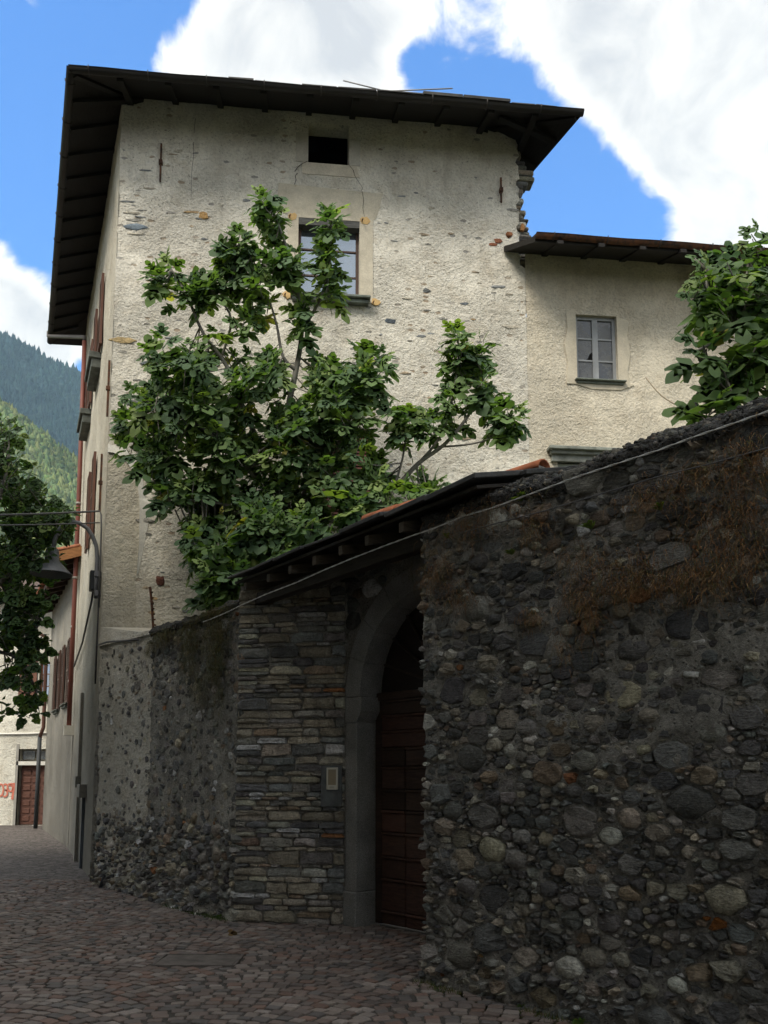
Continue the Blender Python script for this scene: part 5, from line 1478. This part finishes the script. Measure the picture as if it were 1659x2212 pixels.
# drain cover in the street
dcv = thing('drain_cover', 'flat dark rectangular cover set in the paving setts', 'drain cover', (COVER[0], COVER[1], 0))
m = MB(); m.obox((COVER[0], COVER[1], .006), (.33, -.02, 0), (.015, .21, 0), (0, 0, .008), (.13, .112, .10), .004); m.build('plate', M_SLATE, dcv)
m = MB()
for (dx, dy, sx, sy) in ((0, .222, .35, .012), (0, -.222, .35, .012), (.342, 0, .012, .21), (-.342, 0, .012, .21)): m.obox((COVER[0] + dx, COVER[1] + dy, .008), (sx, 0, 0), (0, sy, 0), (0, 0, .010), (.12, .105, .095))
m.build('rim', M_SLATE, dcv)

# ================================================================== TREES AND PLANTS
def leaf_mesh(name, tint, rng, wide=1.0, lobes=True, droop=.25):
    half = [(.05, .0), (.22, -.09), (.40, .0), (.50, .16), (.40, .27), (.23, .30), (.36, .44), (.47, .62), (.36, .68), (.15, .56), (.21, .76), (.13, .92)] if lobes else \
           [(.05, .0), (.25, -.08), (.42, .03), (.48, .22), (.44, .36), (.38, .42), (.40, .52), (.36, .66), (.27, .70), (.22, .74), (.16, .86), (.08, .95)]
    mids = [(0, .10), (0, .42), (0, .72)]; tip = (0, 1.0)
    jit = [(x * wide * rng.uniform(.9, 1.1), y * rng.uniform(.95, 1.05)) for x, y in half]
    V, F = [], []
    def z(x, y): return -droop * y * y + .16 * abs(x) - .35 * x * x - .04 * math.sin(9 * y + 5 * abs(x))
    for x, y in mids + [tip, (0, 0)]: V.append((x, y, z(x, y)))
    for sgn in (1, -1):
        b = len(V)
        for x, y in jit: V.append((x * sgn, y, z(x, y)))
        idx = [4] + [b + i for i in range(12)] + [3]
        def mid(i): return 0 if i <= 5 else (1 if i <= 9 else 2)
        last = 0
        for i in range(len(idx) - 1):
            k = mid(i)
            if k != last: F.append((idx[i], last, k)[::sgn]); last = k
            F.append((idx[i], idx[i + 1], k)[::sgn])
    me = bpy.data.meshes.new(name); me.from_pydata(V, [], [tuple(f) for f in F])
    me.polygons.foreach_set('use_smooth', [True] * len(me.polygons))
    ca = me.color_attributes.new('tint', 'FLOAT_COLOR', 'POINT'); arr = np.ones((len(V), 4), np.float32); arr[:, :3] = tint; ca.data.foreach_set('color', arr.ravel())
    me.materials.append(M_LEAF); me.update()
    return me, np.array(V), F
FIG_T = [(.098, .160, .072), (.112, .182, .076), (.132, .205, .078), (.080, .138, .070), (.21, .285, .10), (.102, .165, .086), (.12, .19, .07), (.38, .35, .10)]
MAP_T = [(.058, .105, .042), (.070, .125, .046), (.085, .145, .048), (.048, .088, .040), (.13, .185, .058), (.062, .106, .052)]
rngL = np.random.default_rng(70)
FIG = [leaf_mesh('fig_leaf', t, rngL, 1.22, True) for t in FIG_T]
MAPLE = [leaf_mesh('broad_leaf', t, rngL, 1.1, False) for t in MAP_T]
def leaf_matrix(pos, out, size, rng, face=None):
    """blade runs along 'out', its upper side turned up and towards the light"""
    y = Vector(out); y.normalize()
    up = Vector((rng.normal(-.15, .4), rng.normal(-.75, .4), .8)).normalized()
    x = y.cross(up)
    if x.length < .15: x = y.orthogonal()
    x.normalize(); zv = x.cross(y)
    mtx = Matrix((x, y, zv)).transposed().to_4x4()
    return Matrix.Translation(Vector(pos)) @ mtx @ Matrix.Diagonal((size, size, size, 1))
def screen(p):
    X, Y, Z = p[0], p[1], p[2] - EYE; d = Y * _c + Z * _s
    return XC + FPX * X / d, YC - FPX * (-Y * _s + Z * _c) / d
def plant(name, label, base, branches, tips, meshes, size, rng, per=(7, 12), cap=290, crad=.16, twig=.007, group=None, cat='tree', pet=.10, shoot=.22):
    """branches: list of (points, radii); tips: list of (pos, direction)"""
    t = thing(name, label, cat, tuple(base), group)
    m = MB(); m.tube(*branches[0][:2], 10, smooth=True); trunk = m.build('trunk', M_BARK, t)
    bp = []
    for (pts, rad) in branches:
        for i in range(len(pts) - 1):
            for q in np.linspace(0, 1, 5): bp.append(np.array(pts[i]) * (1 - q) + np.array(pts[i + 1]) * q)
    for (pts, rad) in branches[1:]:
        m = MB(); m.tube(pts, rad, 8); m.build('branch', M_BARK, t)
    bp = np.array(bp); tw = MB(); leaves = []
    for (p, d) in tips:
        p = np.array(p); d = np.array(d) / np.linalg.norm(d)
        dist = np.linalg.norm(bp - p, axis=1); near = bp[int(np.argmin(dist))]
        tail = p - d * shoot
        if dist.min() > .05:
            v = near - tail; L = np.linalg.norm(v)
            if L > .9: near = tail + v / L * .9
            mid = (near + tail) / 2 + np.array([0, 0, -.05])
            tw.tube([near, mid, tail, p], [twig * 1.5, twig * 1.3, twig, twig * .6], 5, (.3, .3, .3), cap=False)
        n = int(rng.integers(per[0], per[1] + 1)); a = rng.uniform(0, 6.28)
        e1 = Vector(d).orthogonal().normalized(); e2 = Vector(d).cross(e1)
        for k in range(n):
            f = k / max(1, n - 1); a += 2.4 + rng.normal(0, .2)
            rad_ = (e1 * math.cos(a) + e2 * math.sin(a))
            openv = 1.25 - 1.0 * f                                # low leaves spread, top leaves stand up
            outv = Vector(d) * (.25 + .75 * f) + rad_ * openv + Vector((0, 0, -.75 + .6 * f))
            outv.normalize()
            st = p - d * shoot * (1 - f); pos = np.array(st) + np.array(rad_) * pet * (1.1 - .6 * f) * rng.uniform(.6, 1.2) + np.array([0, 0, .02])
            s = size * (1.1 - .5 * f) * rng.uniform(.6, 1.25)
            leaves.append((pos, outv, s))
    if tw.v: tw.build('twigs', M_BARK, t, 'stuff')
    vis = []
    for i, (pos, outv, s) in enumerate(leaves):
        x, y = screen(pos); inside = 0 < x < 1659 and 0 < y < 2211
        vis.append((0 if inside else 1, pos[1] - .35 * abs(rng.normal()), i))
    vis.sort()
    own = set(i for _, _, i in vis[:cap])
    VV, FF, CC = [], [], []; off = 0
    for i, (pos, outv, s) in enumerate(leaves):
        k = int(rng.integers(min(7, len(meshes)))) if rng.random() < .985 else len(meshes) - 1
        mw = leaf_matrix(pos, outv, s, rng)
        if i in own: inst('leaf', meshes[k][0], mw, t)
        else:
            V = meshes[k][1]; M = np.array(mw); VV.append(V @ M[:3, :3].T + M[:3, 3]); FF += [tuple(off + q for q in f) for f in meshes[k][2]]; off += len(V)
            tc = (FIG_T if meshes is FIG else MAP_T)[k]; CC += [tc] * len(V)
    if VV:
        m = MB(); m.v = [tuple(v) for v in np.concatenate(VV)]; m.f = FF; m.c = CC; m.sm = [True] * len(FF); m.build('crown', M_LEAF, t, 'stuff')
    return t
def bez(pts, n=4):
    """smooth path through pts"""
    P_ = [np.array(p, float) for p in pts]; out = []
    for i in range(len(P_) - 1):
        p0, p1, p2, p3 = P_[max(0, i - 1)], P_[i], P_[i + 1], P_[min(len(P_) - 1, i + 2)]
        for t in np.linspace(0, 1, n + 1)[:-1]:
            out.append(.5 * ((2 * p1) + (-p0 + p2) * t + (2 * p0 - 5 * p1 + 4 * p2 - p3) * t * t + (-p0 + 3 * p1 - 3 * p2 + p3) * t ** 3))
    out.append(P_[-1]); return out
def scr_branch(pts, r0, r1, n=4):
    """pts: (x, y in the picture, distance)"""
    path = bez([at_y(x, y, Y) for x, y, Y in pts], n); L = len(path)
    return (path, [r0 + (r1 - r0) * i / (L - 1) for i in range(L)])

# ---- fig tree in the courtyard
def fig_big():
    rng = np.random.default_rng(81); Y = 12.3
    root = np.array([*at_y(640, 1400, Y)[:2], 0.0])
    fork = at_y(622, 1120, Y)
    br = [([root, root + np.array([.03, 0, 1.2]), at_y(640, 1300, Y), fork], [.13, .11, .10, .08]),
          scr_branch([(622, 1120, Y), (618, 1000, Y), (622, 890, Y - .2), (640, 800, Y - .3), (652, 720, Y - .35), (645, 640, Y - .4), (628, 560, Y - .4), (600, 480, Y - .4), (575, 415, Y - .4)], .055, .012),
          scr_branch([(640, 800, Y - .3), (612, 770, Y - .4), (598, 700, Y - .45), (580, 640, Y - .5)], .03, .012),
          scr_branch([(648, 720, Y - .35), (690, 650, Y - .5), (712, 570, Y - .6), (716, 470, Y - .6)], .028, .010),
          scr_branch([(645, 640, Y - .4), (610, 610, Y - .5), (560, 560, Y - .6), (490, 500, Y - .6)], .024, .010),
          scr_branch([(622, 1120, Y), (580, 1000, Y - .1), (530, 890, Y - .3), (490, 790, Y - .45), (440, 720, Y - .5), (405, 640, Y - .6), (370, 580, Y - .6)], .045, .012),
          scr_branch([(480, 770, Y - .45), (500, 690, Y - .55), (470, 640, Y - .6), (440, 600, Y - .6)], .02, .010),
          scr_branch([(622, 1120, Y), (560, 1040, Y - .6), (470, 950, Y - .8), (380, 890, Y - .8), (300, 900, Y - .6)], .035, .012),
          scr_branch([(622, 1120, Y), (530, 1100, Y - .5), (430, 1080, Y - .7), (370, 1090, Y - .7)], .03, .012),
          scr_branch([(622, 1120, Y), (700, 1000, Y - .3), (770, 900, Y - .4), (810, 800, Y - .4)], .04, .012),
          scr_branch([(640, 1280, Y), (760, 1160, Y - .3), (850, 1060, Y - .5), (905, 1000, Y - .6), (960, 960, Y - .65), (1010, 900, Y - .7), (1045, 830, Y - .7), (1030, 780, Y - .7)], .045, .012),
          scr_branch([(905, 1000, Y - .6), (950, 945, Y - .65), (975, 870, Y - .7), (990, 780, Y - .7), (990, 730, Y - .7)], .022, .010),
          scr_branch([(945, 965, Y - .6), (1010, 960, Y - .7), (1060, 945, Y - .75), (1090, 905, Y - .75)], .016, .010),
          scr_branch([(850, 1060, Y - .5), (870, 990, Y - .6), (880, 920, Y - .6)], .02, .010)]
    tips = []
    def blobtips(cx, cy, rx, ry, n, Yc, dY, dirs=(0, 0, 1)):
        k = 0
        while k < n:
            a, b = rng.uniform(-1, 1, 2)
            if a * a + b * b > 1: continue
            y_ = Yc + rng.uniform(-dY, dY)
            p = at_y(cx + a * rx, cy + b * ry, y_)
            d = np.array([a * .7, -.35 + rng.normal(0, .25), .75 - .4 * b]) + rng.normal(0, .18, 3)
            tips.append((p, d)); k += 1
    # upper sprays
    for (cx, cy, rx, ry, n) in ((572, 432, 14, 22, 2), (583, 480, 24, 40, 5), (600, 545, 30, 30, 4), (716, 460, 12, 20, 2), (706, 540, 24, 40, 4), (708, 620, 26, 30, 3), (625, 560, 40, 40, 4),
                                (500, 520, 42, 30, 5), (480, 570, 36, 30, 3), (545, 560, 30, 30, 3), (360, 585, 46, 24, 5), (400, 625, 60, 26, 6), (445, 620, 34, 34, 4), (560, 640, 34, 40, 4), (530, 690, 24, 20, 2),
                                (470, 720, 20, 20, 1), (640, 660, 24, 40, 3)):
        blobtips(cx, cy, rx, ry, n, Y - .55, .25)
    # main mass
    for (cx, cy, rx, ry, n) in ((400, 760, 80, 50, 14), (370, 860, 95, 60, 18), (300, 880, 50, 40, 7), (330, 960, 75, 50, 12), (470, 840, 90, 70, 18), (560, 800, 70, 60, 12), (640, 850, 80, 80, 16), (740, 800, 90, 60, 16), (790, 770, 40, 40, 5),
                                (780, 880, 70, 60, 14), (700, 950, 90, 70, 16), (590, 960, 90, 70, 15), (480, 960, 90, 70, 16), (400, 1050, 80, 60, 14), (500, 1080, 90, 60, 15), (620, 1080, 90, 60, 13), (730, 1060, 80, 60, 12), (800, 980, 40, 50, 6),
                                (440, 1140, 60, 60, 10), (470, 1200, 60, 50, 12), (470, 1170, 60, 50, 12), (570, 1170, 90, 50, 16), (680, 1140, 80, 40, 12), (780, 1110, 60, 40, 7), (510, 1230, 60, 30, 9), (830, 1070, 50, 40, 5), (910, 1050, 40, 30, 5)):
        blobtips(cx, cy, rx, ry, int(n * .88), Y - .5, .75)
    # near low sprays over the little roof
    for (cx, cy, rx, ry, n) in ((560, 1120, 50, 40, 5), (640, 1150, 60, 40, 6), (520, 1190, 40, 40, 5), (600, 1200, 60, 25, 6), (470, 1250, 40, 30, 5), (455, 1285, 25, 15, 3)):
        blobtips(cx, cy, rx, ry, n, Y - 1.5, .25)
    # right-hand branch sprays
    for (cx, cy, rx, ry, n) in ((990, 715, 16, 20, 2), (985, 770, 30, 30, 4), (1035, 750, 30, 26, 3), (1020, 800, 40, 34, 4), (1060, 840, 24, 22, 2), (1095, 890, 34, 30, 4), (1120, 900, 16, 20, 1), (985, 870, 26, 26, 3), (880, 905, 26, 34, 3), (930, 900, 26, 24, 2), (870, 950, 20, 20, 1), (930, 1040, 26, 22, 2)):
        blobtips(cx, cy, rx, ry, n, Y - .7, .2)
    plant('fig_tree', 'large spreading fig tree rising behind the gate roof against the tall house', root, br, tips, FIG, .285, rng, (6, 9), 295)
fig_big()
# ---- fig tree behind the right wall
def fig_right():
    rng = np.random.default_rng(83); Y = 6.6
    root = np.array([*at_y(1640, 900, Y + .3)[:2], 0.0])
    f0 = at_y(1640, 900, Y + .2)
    br = [([root, (root + f0) / 2 + np.array([.05, 0, 0]), f0], [.09, .08, .06]),
          scr_branch([(1640, 900, Y + .2), (1620, 800, Y), (1590, 700, Y - .1), (1560, 620, Y - .1), (1500, 560, Y - .1)], .035, .012),
          scr_branch([(1620, 800, Y), (1640, 700, Y), (1630, 600, Y), (1600, 530, Y)], .03, .010),
          scr_branch([(1640, 900, Y + .2), (1590, 850, Y), (1530, 830, Y - .1), (1500, 860, Y - .1)], .02, .010),
          scr_branch([(1590, 780, Y - .2), (1540, 785, Y - .3), (1500, 760, Y - .3)], .016, .010)]
    tips = []
    for (cx, cy, rx, ry, n) in ((1600, 520, 14, 16, 2), (1570, 570, 40, 24, 4), (1500, 580, 30, 30, 3), (1480, 620, 20, 30, 2), (1560, 640, 60, 40, 6), (1640, 600, 50, 50, 6), (1500, 700, 36, 50, 5), (1580, 730, 60, 50, 7), (1660, 720, 50, 60, 6), (1700, 620, 60, 80, 6), (1540, 800, 40, 30, 3), (1500, 770, 24, 30, 2), (1610, 810, 50, 30, 4), (1500, 862, 20, 10, 2), (1560, 845, 40, 14, 2), (1670, 830, 40, 30, 3)):
        k = 0
        while k < n:
            a, b = rng.uniform(-1, 1, 2)
            if a * a + b * b > 1: continue
            tips.append((at_y(cx + 28 + a * rx, cy + b * ry, Y - .1 + rng.uniform(-.35, .3)), np.array([a * .6 - .2, -.4 + rng.normal(0, .25), .7 - .3 * b]) + rng.normal(0, .2, 3))); k += 1
    plant('fig_tree', 'fig tree with large leaves looking over the rubble wall beside the wing window', root, br, tips, FIG, .22, rng, (4, 6), 280, shoot=.16, pet=.08)
fig_right()
# ---- street tree on the left
def tree_left():
    rng = np.random.default_rng(85); Y = 14.0
    root = np.array([-9.3, 14.4, 0.0]); f0 = np.array([-9.0, 14.3, 2.6])
    br = [([root, root * .5 + f0 * .5, f0], [.19, .16, .14]),
          ([f0, np.array([-8.6, 14.2, 4.2]), at_y(-20, 1150, Y), at_y(20, 1000, Y), at_y(20, 930, Y)], [.10, .08, .05, .02, .01]),
          ([f0, at_y(-120, 1350, Y), at_y(-20, 1280, Y), at_y(60, 1200, Y), at_y(120, 1120, Y)], [.09, .07, .05, .025, .01]),
          ([f0, at_y(-140, 1420, Y), at_y(-30, 1400, Y), at_y(50, 1420, Y), at_y(80, 1490, Y)], [.08, .06, .04, .02, .008]),
          ([at_y(-30, 1400, Y), at_y(30, 1350, Y), at_y(90, 1340, Y)], [.03, .02, .01]),
          ([f0, np.array([-9.4, 14.5, 5.2]), at_y(-160, 950, Y)], [.10, .07, .02])]
    tips = []
    for (cx, cy, rx, ry, n) in ((15, 930, 32, 30, 7), (10, 990, 45, 40, 12), (50, 1040, 50, 40, 13), (80, 1090, 50, 36, 12), (140, 1108, 28, 16, 5), (30, 1110, 60, 50, 16), (100, 1140, 50, 30, 9), (140, 1150, 24, 18, 3), (20, 1190, 60, 50, 18), (80, 1210, 50, 40, 10), (30, 1280, 60, 40, 16),
                                (75, 1290, 40, 40, 9), (20, 1350, 55, 40, 13), (75, 1370, 40, 30, 8), (90, 1390, 24, 16, 3), (50, 1430, 40, 26, 7), (10, 1440, 25, 20, 3), (65, 1490, 26, 30, 5), (50, 1530, 14, 12, 1), (5, 1525, 12, 16, 1),
                                (-80, 1000, 90, 80, 22), (-90, 1180, 90, 100, 26), (-80, 1350, 80, 90, 20), (-180, 1100, 80, 160, 20)):
        k = 0
        while k < n:
            a, b = rng.uniform(-1, 1, 2)
            if a * a + b * b > 1: continue
            tips.append((at_y(cx + a * rx, cy + b * ry, Y + rng.uniform(-.7, .7)), np.array([a * .7 + .2, -.3 + rng.normal(0, .3), .45 - .4 * b]) + rng.normal(0, .3, 3))); k += 1
    plant('street_tree', 'dark broadleaf tree overhanging the street behind the lamp', root, br, tips, MAPLE, .185, rng, (6, 10), 295, shoot=.3, pet=.09)
tree_left()

# ---- dry grass and moss on the walls
def blades(name, fn, parent, spots, rng, cols, L=(.06, .2), w=.0025, hang=1.0, kind='stuff'):
    m = MB()
    for (u, z, su, sz, n, o) in spots:
        for _ in range(n):
            a, b = rng.normal(0, .5, 2); uu, zz = u + a * su, z + b * sz
            l = rng.uniform(*L); dx = rng.normal(0, .45) * l; col = cols[int(rng.integers(len(cols)))]; f = rng.uniform(.7, 1.3); col = tuple(k * f for k in col)
            oo = o + rng.uniform(0, .02); out = rng.uniform(.02, .07)
            P_ = []
            for t in (0, .33, .66, 1):
                P_.append((uu + dx * t, zz + l * (.25 * t - hang * .9 * t * t), oo + out * math.sin(t * 2.4)))
            vs = []
            for i, (x, y, q) in enumerate(P_):
                k = w * (1 - .8 * i / 3); vs += [fn(x - k, y, q), fn(x + k, y, q)]
            m.add(vs, [(2 * i, 2 * i + 1, 2 * i + 3, 2 * i + 2) for i in range(3)], col)
    return m.build(name, M_DRY, parent, kind)
rng = np.random.default_rng(90)
def wspot(x, y, sx, sy, n, p0=A, d=DR, o=.05):
    p = on_v(x, y, p0, d); k = np.linalg.norm(p) / FPX; return ((p[:2] - p0) @ d, p[2], sx * k, sy * k, n, o)
DRYC = [(.26, .125, .055), (.34, .18, .075), (.20, .11, .055), (.38, .25, .12), (.16, .10, .05), (.13, .13, .05)]
dry = blades('dry_grass', rw, None, [wspot(1040, 1130, 110, 40, 300), wspot(960, 1240, 60, 50, 300), wspot(1010, 1290, 60, 30, 150), wspot(1170, 1130, 50, 60, 160), wspot(1270, 1220, 60, 60, 200), wspot(1370, 1230, 90, 40, 300), wspot(1380, 1270, 60, 30, 220), wspot(1160, 1330, 30, 30, 90), wspot(1290, 1330, 30, 60, 170), wspot(1270, 1300, 60, 40, 140),
    wspot(1560, 1240, 120, 50, 500), wspot(1600, 1140, 110, 90, 600), wspot(1630, 1000, 80, 60, 350), wspot(1450, 1060, 110, 40, 300), wspot(1480, 1250, 60, 30, 160), wspot(1230, 1400, 30, 40, 60)], rng, DRYC, (.05, .17), .0025)
prop(dry, 'rusty dry grass hanging from the upper face of the rubble wall', 'dry grass')
MOSC = [(.085, .10, .03), (.13, .115, .04), (.17, .125, .05), (.06, .085, .03), (.12, .09, .045)]
moss = blades('hanging_moss', lw, None, [(.45, 3.25, .35, .25, 700, .04), (.5, 2.9, .3, .3, 600, .04), (1.2, 3.3, .4, .2, 600, .04), (1.2, 3.0, .3, .3, 350, .04), (.9, 2.6, .25, .3, 300, .04), (2.0, 3.38, .4, .12, 450, .04), (.35, 2.5, .15, .3, 200, .04), (2.4, 3.3, .12, .15, 150, .04), (.6, 3.5, .6, .05, 400, .05)], rng, MOSC, (.05, .16), .004)
prop(moss, 'olive brown moss and creepers hanging from the top of the rendered wall', 'moss')
def tuft(name, label, fn, u, z, o, n, L, cols, rng, up=True, w=.006, cat='plant', group=None):
    t = thing(name, label, cat, fn(u, z, o), group)
    for k in range(n):
        a = rng.uniform(-1.1, 1.1); l = rng.uniform(.6, 1) * L; col = cols[int(rng.integers(len(cols)))]; f = rng.uniform(.8, 1.2); col = tuple(c * f for c in col)
        m = MB(); P_ = []
        for q in (0, .35, .7, 1): P_.append((u + math.sin(a) * l * q * .8, z + (math.cos(a) * l * q * (1 - .55 * q) if up else -l * q * .6 + .3 * l * math.sin(q * 2)), o + .5 * l * q * rng.uniform(.6, 1)))
        vs = []
        for i, (x, y, q) in enumerate(P_):
            k_ = w * (1.0, 1.5, 1.1, .15)[i]; vs += [fn(x - k_, y - k_ * .3, q), fn(x + k_, y + k_ * .3, q)]
        m.add(vs, [(2 * i, 2 * i + 1, 2 * i + 3, 2 * i + 2) for i in range(3)], col); m.build('frond', M_LEAF, t)
    return t
FERN = [(.12, .17, .045), (.16, .19, .05), (.09, .14, .04)]
def rwp(x, y): p = on_v(x, y, A, DR); return (p[:2] - A) @ DR, p[2]
for (x, y, n, L, lab) in ((1140, 1085, 16, .14, 'olive fern tuft under the twisted cable on the rubble wall, near the ridge tiles'), (1290, 1145, 14, .12, 'olive fern tuft in the upper rubble wall between patches of dry grass'),
                          (980, 1165, 12, .09, 'small green weed at the top corner of the rubble wall beside the gate'), (1120, 1200, 12, .10, 'yellowish fern tuft under the thin wire on the rubble wall'),
                          (1440, 1105, 14, .10, 'small leafy green weed just below the gravel coping')):
    u, z = rwp(x, y); tuft('wall_fern', lab, rw, u, z, .06, n, L, FERN, rng, True, .007, 'fern', 'weeds growing in the rubble wall')
def gfn(cx, cy):
    return lambda u, z, o: (cx + u - o * .5, cy - o * .6 + u * .2, z)
for (x, y, n, L, lab) in ((965, 2118, 26, .16, 'green weed tuft at the foot of the rubble wall by the gate corner'), (1130, 2178, 14, .08, 'low yellowish weed at the foot of the rubble wall'), (1255, 2216, 24, .14, 'dark green weed at the foot of the rubble wall, farthest from the gate'),
                          (480, 1984, 22, .12, 'grass tuft at the foot of the mossy wall beside the gate flank')):
    p = on_z(x, y); tuft('weed_tuft', lab, gfn(p[0], p[1]), 0, .0, 0, n, L, [(.05, .10, .025), (.07, .13, .03), (.10, .12, .03)], rng, True, .006, 'weed', 'weeds at the wall foot')
m = MB()
for _ in range(900):
    t = rng.random(); p = on_z(370 + 130 * t, 1955 + 33 * t) + np.array([rng.normal(0, .05) - .04, rng.normal(0, .05) - .06, 0]); l = rng.uniform(.02, .06); a = rng.uniform(0, 6.28)
    m.add([(p[0] - .003, p[1], 0), (p[0] + .003, p[1], 0), (p[0] + math.cos(a) * l * .5, p[1] + math.sin(a) * l * .5, l)], [(0, 1, 2)], (.05 * rng.uniform(.7, 1.4), .085, .025))
prop(m.build('grass_strip', M_DRY), 'thin strip of short grass along the foot of the mossy wall', 'grass', kind='stuff')
m = MB()
for _ in range(700):
    u = abs(rng.normal(0, 1.3)) + .02; l = rng.uniform(.015, .05) * (1.6 if rng.random() < .1 else 1); a = rng.uniform(0, 6.28); p = np.array(rw(u, 0, .09 + abs(rng.normal(0, .05))))
    if vnoise(np.array([[u * 3.0, 0, 0]]), 5)[0] < .45: continue
    m.add([(p[0] - .003, p[1], 0), (p[0] + .003, p[1], 0), (p[0] + math.cos(a) * l * .6, p[1] + math.sin(a) * l * .6, l)], [(0, 1, 2)], (.07 * rng.uniform(.7, 1.6), .095, .03))
prop(m.build('grass_strip', M_DRY), 'sparse short grass in the joint at the foot of the rubble wall', 'grass', kind='stuff')
# dead leaf on the street, bare tendril by the wing window
p = on_z(495, 2022); lf = leaf_mesh('dead_leaf', (.16, .10, .05), rng, 1, True, .5)[0]
o = inst('dead_leaf', lf, leaf_matrix((p[0], p[1], .035), (1, .3, -.05), .14, rng)); prop(o, 'curled brown dead leaf lying on the setts before the gate flank', 'leaf')
vt = [at_y(x, y, Yv) for x, y, Yv in ((1690, 868, 6.4), (1620, 888, 6.5), (1540, 890, 6.8), (1480, 882, 7.2), (1430, 855, 7.6), (1395, 815, 8.0))]
m = MB(); m.tube(bez(vt, 4), .006, 5, (.30, .25, .18)); prop(m.build('bare_tendril', M_DRY), 'thin bare tendril reaching from the fig tree towards the wing window', 'tendril')

# ================================================================== AIR
zmax = float(max(Zf.max(), Zn.max())) + 40
hz = MB(); hz.hexa([(-5050, -2050, -1.03), (5050, -2050, -1.03), (5050, 5050, -1.03), (-5050, 5050, -1.03), (-5050, -2050, zmax), (5050, -2050, zmax), (5050, 5050, zmax), (-5050, 5050, zmax)])
hm = bpy.data.materials.new('hazy_air'); hm.use_nodes = True; hm.node_tree.nodes.clear()
_o = hm.node_tree.nodes.new('ShaderNodeOutputMaterial'); _v = hm.node_tree.nodes.new('ShaderNodeVolumePrincipled')
_v.inputs['Color'].default_value = (.48, .74, 1.0, 1); _v.inputs['Density'].default_value = HAZE; _v.inputs['Anisotropy'].default_value = .0
hm.node_tree.links.new(_v.outputs[0], _o.inputs['Volume'])
prop(hz.build('haze', hm), 'thin blue haze in the valley air in front of the mountains', 'haze', kind='stuff')
